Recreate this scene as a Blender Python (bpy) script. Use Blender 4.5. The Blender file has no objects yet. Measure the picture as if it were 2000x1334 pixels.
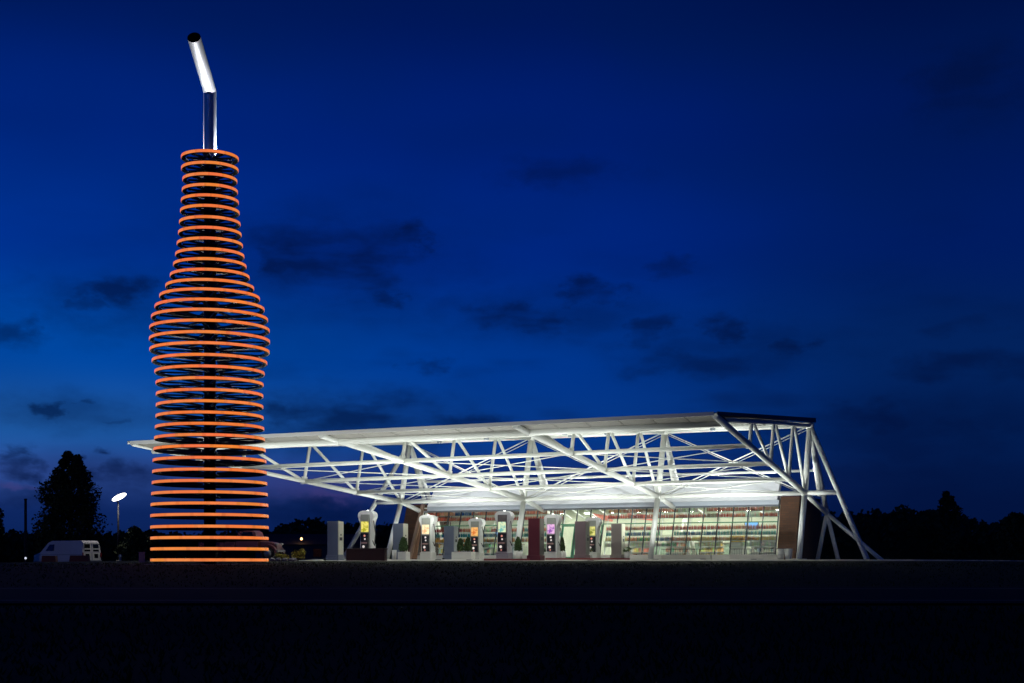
import bpy, bmesh, math, random
from mathutils import Vector, Matrix
R = math.radians
random.seed(7)
SC = bpy.context.scene
COL = SC.collection

# ------------------------------------------------------------------ camera
FPX, HZ, EYE = 2900.0, 1101.0, -0.20        # focal length in photo pixels, horizon row, eye height
cam = bpy.data.cameras.new('camera')
cam.sensor_width = 36.0
cam.lens = FPX / 2000.0 * 36.0
cam.shift_y = (HZ - 667.0) / 2000.0
cam.clip_end = 5000.0
co = bpy.data.objects.new('camera', cam); COL.objects.link(co)
co.location = (0, 0, EYE); co.rotation_euler = (R(90), 0, 0)
SC.camera = co

# ------------------------------------------------------------------ exposure
vs = SC.view_settings
vs.view_transform = 'Standard'; vs.look = 'None'; vs.exposure = 0.0; vs.gamma = 1.0
SC.cycles.use_denoising = True
SC.cycles.max_bounces = 6
SC.cycles.sample_clamp_indirect = 4.0

# ------------------------------------------------------------------ dusk sky
def ang(px, py):
    a = math.atan((px - 1000.0) / FPX)
    e = math.atan((HZ - py) / math.hypot(FPX, px - 1000.0))
    return a, e

def lin(c):
    f = lambda v: v / 12.92 if v <= 0.04045 else ((v + 0.055) / 1.055) ** 2.4
    return tuple(f(v / 255.0) for v in c) + (1.0,)

W = bpy.data.worlds.new('World'); SC.world = W; W.use_nodes = True
W.cycles.sampling_method = 'MANUAL'; W.cycles.sample_map_resolution = 256
wt = W.node_tree; wt.nodes.clear()
def N(t, **kw):
    n = wt.nodes.new(t)
    for k, v in kw.items(): setattr(n, k, v)
    return n
def L(a, b): wt.links.new(a, b)
def wmath(op, a, b=None, c=None, clamp=False):
    n = N('ShaderNodeMath', operation=op); n.use_clamp = clamp
    for i, v in enumerate((a, b, c)):
        if v is None: continue
        if isinstance(v, (int, float)): n.inputs[i].default_value = v
        else: L(v, n.inputs[i])
    return n.outputs[0]
tc = N('ShaderNodeTexCoord')
sx = N('ShaderNodeSeparateXYZ'); L(tc.outputs['Generated'], sx.inputs[0])
az = wmath('ARCTAN2', sx.outputs[0], sx.outputs[1])
el = wmath('ARCSINE', sx.outputs[2])
cv = N('ShaderNodeCombineXYZ'); L(az, cv.inputs[0]); L(el, cv.inputs[1])

def ramp(stops, fac):
    n = N('ShaderNodeValToRGB'); n.color_ramp.interpolation = 'EASE'
    els = n.color_ramp.elements
    while len(els) < len(stops): els.new(0.5)
    for e_, (p, c) in zip(els, stops): e_.position = p; e_.color = lin(c)
    L(fac, n.inputs[0]); return n.outputs[0]
fe = wmath('DIVIDE', el, R(40), clamp=True)              # 0 at the horizon, 1 at 40 degrees up
def rowp(py): return math.atan((HZ - py) / FPX) / R(40)
left = ramp([(0.0, (6, 26, 74)), (rowp(1010), (14, 38, 96)), (rowp(930), (44, 74, 146)), (rowp(850), (30, 90, 166)),
             (rowp(700), (0, 72, 163)), (rowp(480), (0, 48, 143)), (rowp(250), (0, 36, 122)), (rowp(0), (0, 24, 90)), (1.0, (0, 12, 52))], fe)
mid = ramp([(0.0, (4, 22, 66)), (rowp(1000), (8, 28, 82)), (rowp(940), (22, 46, 112)), (rowp(850), (6, 58, 140)),
            (rowp(700), (0, 54, 142)), (rowp(480), (0, 38, 128)), (rowp(250), (0, 30, 112)), (rowp(0), (0, 22, 86)), (1.0, (0, 11, 50))], fe)
right = ramp([(0.0, (2, 14, 48)), (rowp(1000), (2, 19, 62)), (rowp(850), (2, 28, 80)),
              (rowp(700), (2, 34, 92)), (rowp(480), (0, 27, 96)), (rowp(250), (0, 23, 86)), (rowp(0), (0, 17, 68)), (1.0, (0, 9, 42))], fe)
def mix(fac, a, b, mode='MIX'):
    n = N('ShaderNodeMix', data_type='RGBA', blend_type=mode)
    if isinstance(fac, (int, float)): n.inputs[0].default_value = fac
    else: L(fac, n.inputs[0])
    for i, v in ((6, a), (7, b)):
        if isinstance(v, tuple): n.inputs[i].default_value = v
        else: L(v, n.inputs[i])
    return n.outputs[2]
def mapr(v, a, b, c=0.0, d=1.0):
    n = N('ShaderNodeMapRange', interpolation_type='SMOOTHSTEP')
    L(v, n.inputs[0])
    for i, x in enumerate((a, b, c, d)): n.inputs[i + 1].default_value = x
    return n.outputs[0]
s1 = mapr(az, R(-19), R(2)); s2 = mapr(az, R(0), R(17))
base = mix(s2, mix(s1, left, mid), right)
# small tonal unevenness of the air
nz0 = N('ShaderNodeTexNoise'); nz0.inputs['Scale'].default_value = 7.0; nz0.inputs['Detail'].default_value = 1.0
sc0 = N('ShaderNodeVectorMath', operation='MULTIPLY'); L(cv.outputs[0], sc0.inputs[0]); sc0.inputs[1].default_value = (1, 2.4, 1)
L(sc0.outputs[0], nz0.inputs['Vector'])
base = mix(mapr(nz0.outputs[0], 0.35, 0.7, 0.0, 0.16), base, (0, 0.012, 0.07, 1))
# clouds: warped coordinates, soft ellipses broken up by noise
nzw = N('ShaderNodeTexNoise'); nzw.inputs['Scale'].default_value = 17.0; nzw.inputs['Detail'].default_value = 5.0; nzw.inputs['Roughness'].default_value = 0.6
scw = N('ShaderNodeVectorMath', operation='MULTIPLY'); L(cv.outputs[0], scw.inputs[0]); scw.inputs[1].default_value = (1, 1.7, 1)
L(scw.outputs[0], nzw.inputs['Vector'])
off = N('ShaderNodeVectorMath', operation='SUBTRACT'); L(nzw.outputs['Color'], off.inputs[0]); off.inputs[1].default_value = (0.5, 0.5, 0.5)
offs = N('ShaderNodeVectorMath', operation='MULTIPLY'); L(off.outputs[0], offs.inputs[0]); offs.inputs[1].default_value = (0.15, 0.045, 0)
wv = N('ShaderNodeVectorMath', operation='ADD'); L(cv.outputs[0], wv.inputs[0]); L(offs.outputs[0], wv.inputs[1])
CLOUDS = [(1700, 840, 330, 60, .42), (720, 835, 300, 46, .5), (1420, 675, 260, 60, .34), (1040, 620, 260, 55, .34), (640, 520, 260, 110, .34), (200, 590, 170, 60, .34), (140, 795, 200, 40, .34),
          (650, 510, 185, 74, 1.0), (690, 505, 150, 70, .9), (600, 515, 110, 40, .8), (785, 470, 60, 34, .9), (540, 515, 70, 26, .7), (740, 570, 60, 22, .6),
          (240, 575, 80, 34, .85), (175, 600, 50, 18, .6), (1010, 622, 130, 34, .75), (1160, 580, 70, 20, .6), (1280, 640, 60, 34, .55),
          (1440, 640, 60, 28, .6), (1570, 678, 80, 20, .6), (1340, 700, 130, 30, .5), (1085, 345, 100, 32, .4), (1310, 522, 70, 18, .4),
          (85, 788, 60, 20, .75), (185, 776, 40, 12, .5), (230, 812, 60, 10, .4), (690, 805, 210, 50, 1.0), (560, 800, 60, 24, .6), (900, 815, 90, 26, .6),
          (1840, 722, 110, 26, .5), (1960, 725, 60, 24, .5), (1880, 636, 70, 18, .35), (1690, 815, 150, 34, .6), (1900, 840, 120, 26, .45),
          (1900, 170, 110, 70, .5), (20, 640, 60, 24, .5), (860, 705, 50, 14, .4), (20, 890, 40, 26, .8), (70, 905, 70, 22, .7), (185, 873, 50, 9, .8), (225, 925, 70, 34, .6),
          (100, 960, 150, 26, .6), (1800, 920, 220, 46, .4), (610, 1000, 150, 26, .55)]
acc = None
for (px, py, w, h, s) in CLOUDS:
    a, e = ang(px, py)
    d = N('ShaderNodeVectorMath', operation='SUBTRACT'); L(wv.outputs[0], d.inputs[0]); d.inputs[1].default_value = (a, e, 0)
    m = N('ShaderNodeVectorMath', operation='MULTIPLY'); L(d.outputs[0], m.inputs[0]); m.inputs[1].default_value = (FPX / (w * 1.3), FPX / (h * 1.35), 0)
    ln = N('ShaderNodeVectorMath', operation='LENGTH'); L(m.outputs[0], ln.inputs[0])
    v = mapr(ln.outputs['Value'], 1.15, 0.1, 0.0, min(1.0, s * 1.5))
    acc = v if acc is None else wmath('MAXIMUM', acc, v)
# scattered wisps right round the low sky
nzg = N('ShaderNodeTexNoise'); nzg.inputs['Scale'].default_value = 9.0; nzg.inputs['Detail'].default_value = 3.0
scg = N('ShaderNodeVectorMath', operation='MULTIPLY'); L(cv.outputs[0], scg.inputs[0]); scg.inputs[1].default_value = (1, 3.2, 1)
L(scg.outputs[0], nzg.inputs['Vector'])
wisp = wmath('MULTIPLY', mapr(nzg.outputs[0], 0.50, 0.74), mapr(el, R(16), R(5)))
acc = wmath('MAXIMUM', acc, wmath('MULTIPLY', wisp, 0.55))
nzb = N('ShaderNodeTexNoise'); nzb.inputs['Scale'].default_value = 22.0; nzb.inputs['Detail'].default_value = 4.0
L(scg.outputs[0], nzb.inputs['Vector'])
acc = wmath('MULTIPLY', acc, mapr(nzb.outputs[0], 0.30, 0.60, 0.55, 1.05))
cloud_col = mix(0.22, (0.0005, 0.0052, 0.042, 1), base)
sky = mix(wmath('MULTIPLY', acc, 1.0, clamp=True), base, cloud_col)
# faint afterglow caught by low cloud
for (px, py, w, h, s) in [(10, 936, 60, 11, .32), (620, 960, 170, 36, .24), (650, 975, 60, 10, .3)]:
    a, e = ang(px, py)
    d = N('ShaderNodeVectorMath', operation='SUBTRACT'); L(wv.outputs[0], d.inputs[0]); d.inputs[1].default_value = (a, e, 0)
    m = N('ShaderNodeVectorMath', operation='MULTIPLY'); L(d.outputs[0], m.inputs[0]); m.inputs[1].default_value = (FPX / w, FPX / h, 0)
    ln = N('ShaderNodeVectorMath', operation='LENGTH'); L(m.outputs[0], ln.inputs[0])
    sky = mix(mapr(ln.outputs['Value'], 1.2, 0.1, 0.0, s), sky, lin((74, 62, 122)))
nish = N('ShaderNodeTexSky', sky_type='NISHITA'); nish.sun_disc = False
nish.sun_elevation = R(-6); nish.sun_rotation = R(-60); nish.ozone_density = 6.0
sky = mix(0.02, sky, nish.outputs[0], 'ADD')
bg = N('ShaderNodeBackground'); L(sky, bg.inputs[0]); bg.inputs[1].default_value = 1.0
wo = N('ShaderNodeOutputWorld'); L(bg.outputs[0], wo.inputs[0])

# ------------------------------------------------------------------ materials
MATS = {}
def mat(name, col, rough=0.6, metal=0.0, emit=None, estr=0.0, noise=0.0, nscale=8.0, bump=0.0, spec=0.5):
    if name in MATS: return MATS[name]
    m = bpy.data.materials.new(name); m.use_nodes = True; MATS[name] = m
    nt = m.node_tree; b = nt.nodes['Principled BSDF']
    b.inputs['Base Color'].default_value = (*col, 1); b.inputs['Roughness'].default_value = rough
    b.inputs['Metallic'].default_value = metal; b.inputs['Specular IOR Level'].default_value = spec
    if emit: b.inputs['Emission Color'].default_value = (*emit, 1); b.inputs['Emission Strength'].default_value = estr
    if noise or bump:
        t = nt.nodes.new('ShaderNodeTexCoord'); n = nt.nodes.new('ShaderNodeTexNoise')
        n.inputs['Scale'].default_value = nscale; n.inputs['Detail'].default_value = 6
        nt.links.new(t.outputs['Object'], n.inputs['Vector'])
        if noise:
            mx = nt.nodes.new('ShaderNodeMix'); mx.data_type = 'RGBA'
            mx.inputs[6].default_value = (*[c * (1 - noise) for c in col], 1)
            mx.inputs[7].default_value = (*[min(1, c * (1 + noise)) for c in col], 1)
            nt.links.new(n.outputs[0], mx.inputs[0]); nt.links.new(mx.outputs[2], b.inputs['Base Color'])
            r2 = nt.nodes.new('ShaderNodeMapRange'); r2.inputs[3].default_value = rough * .85; r2.inputs[4].default_value = min(1, rough * 1.2)
            nt.links.new(n.outputs[0], r2.inputs[0]); nt.links.new(r2.outputs[0], b.inputs['Roughness'])
        if bump:
            bp = nt.nodes.new('ShaderNodeBump'); bp.inputs['Strength'].default_value = bump
            nt.links.new(n.outputs[0], bp.inputs['Height']); nt.links.new(bp.outputs[0], b.inputs['Normal'])
    return m

def glass_mat(name, tint, refl=0.07):
    m = bpy.data.materials.new(name); m.use_nodes = True; MATS[name] = m
    nt = m.node_tree; nt.nodes.clear()
    o = nt.nodes.new('ShaderNodeOutputMaterial'); mx = nt.nodes.new('ShaderNodeMixShader')
    t = nt.nodes.new('ShaderNodeBsdfTransparent'); g = nt.nodes.new('ShaderNodeBsdfGlossy')
    t.inputs[0].default_value = (*tint, 1); g.inputs[0].default_value = (.9, .95, 1, 1); g.inputs['Roughness'].default_value = 0.03
    mx.inputs[0].default_value = refl
    nt.links.new(t.outputs[0], mx.inputs[1]); nt.links.new(g.outputs[0], mx.inputs[2]); nt.links.new(mx.outputs[0], o.inputs[0])
    return m

def brick_mat(name, c1, c2, mortar):
    m = bpy.data.materials.new(name); m.use_nodes = True; MATS[name] = m
    nt = m.node_tree; b = nt.nodes['Principled BSDF']; b.inputs['Roughness'].default_value = 0.85
    t = nt.nodes.new('ShaderNodeTexCoord'); sp = nt.nodes.new('ShaderNodeSeparateXYZ'); cb = nt.nodes.new('ShaderNodeCombineXYZ')
    ad = nt.nodes.new('ShaderNodeMath'); ad.operation = 'ADD'
    nt.links.new(t.outputs['Object'], sp.inputs[0]); nt.links.new(sp.outputs[0], ad.inputs[0]); nt.links.new(sp.outputs[1], ad.inputs[1])
    nt.links.new(ad.outputs[0], cb.inputs[0]); nt.links.new(sp.outputs[2], cb.inputs[1])
    k = nt.nodes.new('ShaderNodeTexBrick'); k.inputs['Scale'].default_value = 1.0
    k.inputs['Brick Width'].default_value = 0.42; k.inputs['Row Height'].default_value = 0.13; k.inputs['Mortar Size'].default_value = 0.012
    k.inputs['Color1'].default_value = (*c1, 1); k.inputs['Color2'].default_value = (*c2, 1); k.inputs['Mortar'].default_value = (*mortar, 1)
    nt.links.new(cb.outputs[0], k.inputs['Vector']); nt.links.new(k.outputs[0], b.inputs['Base Color'])
    bp = nt.nodes.new('ShaderNodeBump'); bp.inputs['Strength'].default_value = 0.6; bp.inputs['Distance'].default_value = 0.02
    nt.links.new(k.outputs['Fac'], bp.inputs['Height']); bp.invert = True; nt.links.new(bp.outputs[0], b.inputs['Normal'])
    return m

def attr_mat(name, rough=0.3, emit=0.0):
    m = bpy.data.materials.new(name); m.use_nodes = True; MATS[name] = m
    nt = m.node_tree; b = nt.nodes['Principled BSDF']; b.inputs['Roughness'].default_value = rough
    a = nt.nodes.new('ShaderNodeAttribute'); a.attribute_name = 'tone'
    nt.links.new(a.outputs['Color'], b.inputs['Base Color'])
    if emit:
        nt.links.new(a.outputs['Color'], b.inputs['Emission Color']); b.inputs['Emission Strength'].default_value = emit
    return m

def led_mat(name):
    """orange light strip made of panels that differ a little in hue and output"""
    m = bpy.data.materials.new(name); m.use_nodes = True; MATS[name] = m
    nt = m.node_tree; b = nt.nodes['Principled BSDF']
    b.inputs['Base Color'].default_value = (.10, .045, .03, 1); b.inputs['Roughness'].default_value = 0.25
    a = nt.nodes.new('ShaderNodeAttribute'); a.attribute_name = 'tone'
    t = nt.nodes.new('ShaderNodeTexCoord'); n = nt.nodes.new('ShaderNodeTexNoise'); n.inputs['Scale'].default_value = 2.2; n.inputs['Detail'].default_value = 2
    nt.links.new(t.outputs['Object'], n.inputs['Vector'])
    r = nt.nodes.new('ShaderNodeMapRange'); r.inputs[1].default_value = .3; r.inputs[2].default_value = .7; r.inputs[3].default_value = .93; r.inputs[4].default_value = 1.08
    nt.links.new(n.outputs[0], r.inputs[0])
    nt.links.new(a.outputs['Color'], b.inputs['Emission Color']); nt.links.new(r.outputs[0], b.inputs['Emission Strength'])
    return m

WHITE = mat('white_steel_paint', (.78, .79, .74), .38, noise=.05, nscale=1.5)
ROOFW = mat('roof_sheet', (.74, .75, .72), .5, noise=.06, nscale=1.2)
SOFFIT = mat('shaded_soffit', (.21, .20, .18), .7, noise=.1, nscale=2)  # white panels under the overhang, their shade put into the colour
DARKST = mat('dark_steel', (.035, .035, .045), .45, .3, noise=.2, nscale=3)
CHROME = mat('brushed_steel', (.62, .63, .66), .34, .55, noise=.04, nscale=2)
BLACK = mat('black_plastic', (.012, .012, .014), .35)
CONC = mat('concrete', (.36, .33, .30), .85, noise=.2, nscale=1.3, bump=.2)
CURB = mat('pale_concrete', (.42, .40, .35), .8, noise=.12, nscale=2)
GRASSG = mat('grass_ground', (.024, .030, .005), 1.0, noise=.3, nscale=1.5, bump=.4, spec=.1)
BLADE = mat('grass_blade', (.026, .040, .005), .95, noise=.2, nscale=.6, spec=.1)
ASPH = mat('asphalt', (.034, .026, .018), .97, noise=.3, nscale=6, bump=.3, spec=.08)
PAINTL = mat('road_paint', (.16, .15, .13), .8, noise=.15, nscale=4)
BRICK = brick_mat('brown_brick', (.105, .045, .02), (.075, .033, .017), (.06, .035, .022))
FASCIA = mat('white_fascia', (.80, .82, .84), .45, noise=.03, nscale=1)
TRIM = mat('grey_metal_trim', (.28, .31, .35), .45, .3)
MULL = mat('dark_mullion', (.05, .06, .065), .4, .4)
GREENF = mat('green_door_frame', (.02, .17, .08), .45)
GLASS = glass_mat('shop_glass', (.93, .97, .95), .06)
LEAF = mat('leaf_dark', (.045, .065, .025), .8, noise=.45, nscale=.8, spec=.2)
LEAFT = mat('topiary_leaf', (.05, .085, .03), .8, noise=.4, nscale=6, spec=.2)
BARK = mat('bark', (.07, .05, .04), .95, noise=.4, nscale=6)
POT = mat('white_planter', (.70, .69, .63), .55, noise=.06, nscale=3)

# ------------------------------------------------------------------ helpers
def tag(o, label=None, cat=None, group=None, kind=None):
    if label: o['label'] = label
    if cat: o['category'] = cat
    if group: o['group'] = group
    if kind: o['kind'] = kind
    return o
def empty(name, loc=(0, 0, 0), rz=0.0, label=None, cat=None, group=None):
    o = bpy.data.objects.new(name, None); COL.objects.link(o)
    o.location = loc; o.rotation_euler = (0, 0, rz); o.empty_display_size = .3
    return tag(o, label, cat, group)
class MB:
    def __init__(s): s.v = []; s.f = []; s.sm = []; s.col = []
    def add(s, v, f, smooth=False, col=None):
        k = len(s.v); s.v += [tuple(p) for p in v]; s.f += [tuple(i + k for i in q) for q in f]; s.sm += [smooth] * len(f); s.col += [col] * len(f); return s
    def box(s, x0, x1, y0, y1, z0, z1, **k):
        v = [(x, y, z) for z in (z0, z1) for y in (y0, y1) for x in (x0, x1)]
        return s.add(v, [(0, 2, 3, 1), (4, 5, 7, 6), (0, 1, 5, 4), (2, 6, 7, 3), (0, 4, 6, 2), (1, 3, 7, 5)], **k)
    def bbox(s, x0, x1, y0, y1, z0, z1, b=.02, **k):
        """box with chamfered edges"""
        bm = bmesh.new(); bmesh.ops.create_cube(bm, size=1)
        for v in bm.verts: v.co = ((x0 + x1) / 2 + v.co.x * (x1 - x0), (y0 + y1) / 2 + v.co.y * (y1 - y0), (z0 + z1) / 2 + v.co.z * (z1 - z0))
        bmesh.ops.bevel(bm, geom=bm.edges[:], offset=b, segments=2, affect='EDGES', profile=.6)
        s.add([v.co[:] for v in bm.verts], [[v.index for v in f.verts] for f in bm.faces], **k); bm.free(); return s
    def hexa(s, a, **k):
        """8 corners: bottom ring (4) then top ring (4)"""
        return s.add(a, [(3, 2, 1, 0), (4, 5, 6, 7), (0, 1, 5, 4), (1, 2, 6, 5), (2, 3, 7, 6), (3, 0, 4, 7)], **k)
    def tube(s, p, q, r, r2=None, n=14, caps=True, **k):
        p, q = Vector(p), Vector(q); r2 = r if r2 is None else r2
        d = (q - p).normalized(); a = d.orthogonal().normalized(); b = d.cross(a)
        v = []
        for c, rr in ((p, r), (q, r2)):
            for i in range(n):
                t = 2 * math.pi * i / n; v.append(c + rr * (math.cos(t) * a + math.sin(t) * b))
        base = len(s.v)
        s.add(v, [(i, (i + 1) % n, n + (i + 1) % n, n + i) for i in range(n)], smooth=True, **k)
        if caps:
            s.f += [tuple(base + i for i in reversed(range(n))), tuple(base + n + i for i in range(n))]
            s.sm += [False, False]; s.col += [k.get('col')] * 2
        return s
    def lathe(s, prof, n=20, c=(0, 0, 0), **k):
        v = [(c[0] + r * math.cos(2 * math.pi * i / n), c[1] + r * math.sin(2 * math.pi * i / n), c[2] + z) for r, z in prof for i in range(n)]
        f = [(j * n + i, j * n + (i + 1) % n, (j + 1) * n + (i + 1) % n, (j + 1) * n + i) for j in range(len(prof) - 1) for i in range(n)]
        return s.add(v, f, smooth=True, **k)
    def prism(s, poly, y0, y1, **k):
        """polygon in xz extruded along y"""
        n = len(poly)
        v = [(x, y0, z) for x, z in poly] + [(x, y1, z) for x, z in poly]
        return s.add(v, [tuple(range(n)), tuple(reversed(range(n, 2 * n)))] + [(i, n + i, n + (i + 1) % n, (i + 1) % n) for i in range(n)], **k)
    def mesh(s, name, m):
        me = bpy.data.meshes.new(name); me.from_pydata(s.v, [], s.f)
        me.polygons.foreach_set('use_smooth', s.sm)
        if any(c is not None for c in s.col):
            at = me.color_attributes.new('tone', 'FLOAT_COLOR', 'CORNER'); buf = []
            for p, c in zip(me.polygons, s.col): buf += list((*(c or (.5, .5, .5)), 1.0)) * p.loop_total
            at.data.foreach_set('color', buf)
        me.materials.append(m); me.update(); return me
    def build(s, name, m, parent=None, loc=(0, 0, 0), rz=0.0):
        o = bpy.data.objects.new(name, s.mesh(name, m)); COL.objects.link(o)
        o.parent = parent; o.location = loc; o.rotation_euler = (0, 0, rz); return o
def put(name, mesh, parent=None, loc=(0, 0, 0), rz=0.0, scale=None):
    o = bpy.data.objects.new(name, mesh); COL.objects.link(o); o.parent = parent; o.location = loc; o.rotation_euler = (0, 0, rz)
    if scale: o.scale = scale
    return o
def copy_tree(o, parent=None):
    c = o.copy(); COL.objects.link(c); c.parent = parent
    for ch in list(o.children): copy_tree(ch, c)
    return c
def spot(name, loc, target, power, size, blend=.6, col=(1, .97, .9), rad=.1, parent=None):
    l = bpy.data.lights.new(name, 'SPOT'); l.energy = power; l.spot_size = R(size); l.spot_blend = blend; l.color = col; l.shadow_soft_size = rad
    o = bpy.data.objects.new(name, l); COL.objects.link(o); o.location = loc; o.parent = parent
    o.rotation_euler = (Vector(target) - Vector(loc)).to_track_quat('-Z', 'Y').to_euler(); return o
def gx(px, Y): return (px - 1000.0) / FPX * Y
def gz(py, Y): return EYE + (HZ - py) / FPX * Y

# ------------------------------------------------------------------ ground
def smooth(a, b, x):
    t = max(0, min(1, (x - a) / (b - a))); return t * t * (3 - 2 * t)
PROF = [(-40, -.8), (0, -.8), (10, -.74), (12.5, -.6), (13.5, -.585), (23.5, -.585), (25, -.66), (34, -.5), (46, -.30), (56, -.22), (66, -.13), (74, -.06), (79, 0), (100, 0), (125, -.3), (200, -.5), (3000, -.6)]
def gh(x, y):
    z = PROF[0][1]
    for (a, za), (b, zb) in zip(PROF, PROF[1:]):
        if a <= y <= b: z = za + (zb - za) * (y - a) / (b - a); break
    else: z = PROF[-1][1]
    if y > 24: z -= .26 * smooth(17, 42, abs(x - 3)) * smooth(24, 50, y) * (1 - smooth(110, 150, y))
    return z
def sheet(xs, ys, dz, name, m, fn=gh):
    mb = MB(); nx = len(xs)
    v = [(x, y, fn(x, y) + dz) for y in ys for x in xs]
    f = [(j * nx + i, j * nx + i + 1, (j + 1) * nx + i + 1, (j + 1) * nx + i) for j in range(len(ys) - 1) for i in range(nx - 1)]
    mb.add(v, f, smooth=True); return mb.build(name, m)
def fr(a, b, n): return [a + (b - a) * i / n for i in range(n + 1)]
gxs = [-2500, -800, -300, -150, -90] + fr(-70, 70, 70) + [90, 150, 300, 800, 2500]
gys = [-40, -10, 0, 4, 8, 10, 11, 12, 12.5, 13, 13.5, 23.5, 24, 25] + fr(26, 80, 40) + fr(82, 130, 16) + [150, 200, 300, 500, 1000, 3000]
tag(sheet(gxs, gys, 0, 'ground', GRASSG), kind='structure')
tag(sheet(fr(-200, 200, 60), fr(13.7, 23.3, 6), .02, 'road', ASPH, lambda x, y: -.585 + .05 * (1 - ((y - 18.5) / 4.8) ** 2)), kind='structure')
for yy, w, nm in ((14.2, .1, 'edge_line'), (22.8, .1, 'edge_line'), (18.4, .09, 'centre_line'), (18.65, .09, 'centre_line')):
    o = sheet(fr(-200, 200, 60), [yy, yy + w], .024, nm, PAINTL, lambda x, y: -.585 + .05 * (1 - ((y - 18.5) / 4.8) ** 2)); o.parent = bpy.data.objects['road']
tag(sheet(fr(-10.5, 42, 54), fr(69, 112, 40), .03, 'forecourt_paving', CONC), kind='structure')

# building frame: x along the facade to the right, y away from the viewer
BO = Vector((15.78, 80.0, 0.0)); BR = math.atan2(-.4553, .8903)
U = Vector((.8903, -.4553, 0)); Bk = Vector((.4553, .8903, 0))
def l2w(x, y, z=0): return BO + U * x + Bk * y + Vector((0, 0, z))
def lx(px, y):
    t = (px - 1000) / FPX; P = BO + Bk * y      # solve (P + U e) . (1,-t) = 0
    return (t * P.y - P.x) / (U.x - t * U.y)
def lz(px, py, y):
    return gz(py, l2w(lx(px, y), y).y)

# ------------------------------------------------------------------ steel canopy
def frame_thing(name, label, cat, group=None): return empty(name, BO, BR, label, cat, group)
can = frame_thing('steel_canopy', 'white tubular steel canopy cantilevered over the fuel pumps, roof rising to the right', 'canopy')
BAY = 8.47
XS = [-3 * BAY, -2 * BAY, -BAY, 0.0]
LT = [24.4, 21.15, 17.9, 14.65]
HT = [5.55, 5.91, 6.27, 6.63]
NZ, TZ, TY = 3.61, 7.32, 1.0
TS = [.345, .576, .793]
def tubep(name, p, q, r, r2=None, n=12, m=WHITE, parent=can): return MB().tube(p, q, r, r2, n).build(name, m, parent)
def lerp(a, b, t): return Vector(a).lerp(Vector(b), t)
def roofz(i, y):       # roof top line over truss i
    return HT[i] + (7.75 - HT[i]) * (y + LT[i]) / (1.5 + LT[i])
nodes = []
for i, x in enumerate(XS):
    tip = Vector((x, -LT[i] + .12, HT[i] - .14)); Nn = Vector((x, 0, NZ)); T = Vector((x, TY, TZ))
    foot = Vector((x - (.35 if i == 0 else 0), -1.15, gh(*l2w(x, -1.15).xy) + .0))
    Bp = [lerp(tip, Nn, t) for t in TS]
    tops = []
    for b in Bp:
        dz = roofz(i, b.y) - .38 - b.z; yy = b.y + .28 * dz
        tops.append(Vector((x, yy, roofz(i, yy) - .36)))
    tubep('bottom_chord', tip, Nn, .145 if i else .07, .155, 14)
    tubep('top_chord', (x, -LT[i] + 1.6, roofz(i, -LT[i] + 1.6) - .33), (x, TY, TZ), .11, None, 12)
    tubep('column', foot, Nn, .155, .155, 16)
    tubep('mast', Nn, T, .165, .165, 16)
    pl = MB().lathe([(0, 0), (.42, 0), (.42, .05), (0, .05)], 20, (foot.x, foot.y, foot.z + .03)).build('base_plate', CURB, can)
    for k, (b, t) in enumerate(zip(Bp, tops)):
        tubep('web_post', b, t, .092)
        nb = Bp[k + 1] if k < 2 else Nn
        tubep('web_diagonal', t + Vector((0, .25, 0)), nb, .085)
    j0 = lerp(tip, Nn, .13)
    if i < 3: tubep('web_diagonal', (x, j0.y + .3, roofz(i, j0.y) - .42), Bp[0], .085)
    for b in Bp:      # gusset plates where posts, purlins and chord meet
        MB().bbox(x - .015, x + .015, b.y - .24, b.y + .30, b.z - .02, b.z + .26, .006).build('gusset_plate', WHITE, can)
        MB().bbox(x - .16, x + .16, b.y - .14, b.y + .14, b.z - .14, b.z - .115, .006).build('gusset_plate', WHITE, can)
    # rear stays
    J = Vector((x, 4.45, 2.64)); tubep('rear_stay', T, J, .14, .14, 12)
    tubep('rear_stay', T, (x, 2.95, 3.6), .13, .13, 12)
    tubep('rear_strut', Nn, J, .14)
    for s in (-.6, .6): tubep('rear_leg', J, (x + s, 4.45 + .2, 0), .12)
    # lamp bracket at the node
    MB().lathe([(0, -.2), (.2, -.18), (.24, 0), (.2, .18), (0, .2)], 16, T).build('node_joint', WHITE, can)
    MB().lathe([(0, -.17), (.18, -.15), (.21, 0), (.18, .15), (0, .17)], 16, Nn).build('node_joint', WHITE, can)
    nodes.append(dict(tip=tip, N=Nn, T=T, B=Bp, tops=tops, J=J))
for s, i in ((1, 3), (-1, 0)):
    n = nodes[i]
    M = n['N'] + Vector((s * 1.78, 0, 0))
    Lf = Vector((n['T'].x + s * 3.6, -1.0, gh(*l2w(n['T'].x + s * 3.6, -1.0).xy) + .03))
    tt = (n['T'].z - NZ) / (n['T'].z - Lf.z); Mp = lerp(n['T'], Lf, tt)
    tubep('outrigger_leg', n['T'], Lf, .145, .145, 14)
    tubep('outrigger_tie', n['N'], Mp, .13, .13, 14)
    tubep('rear_outrigger', n['J'], (n['J'].x + s * 3.1, 4.6, -.05), .12)
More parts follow.
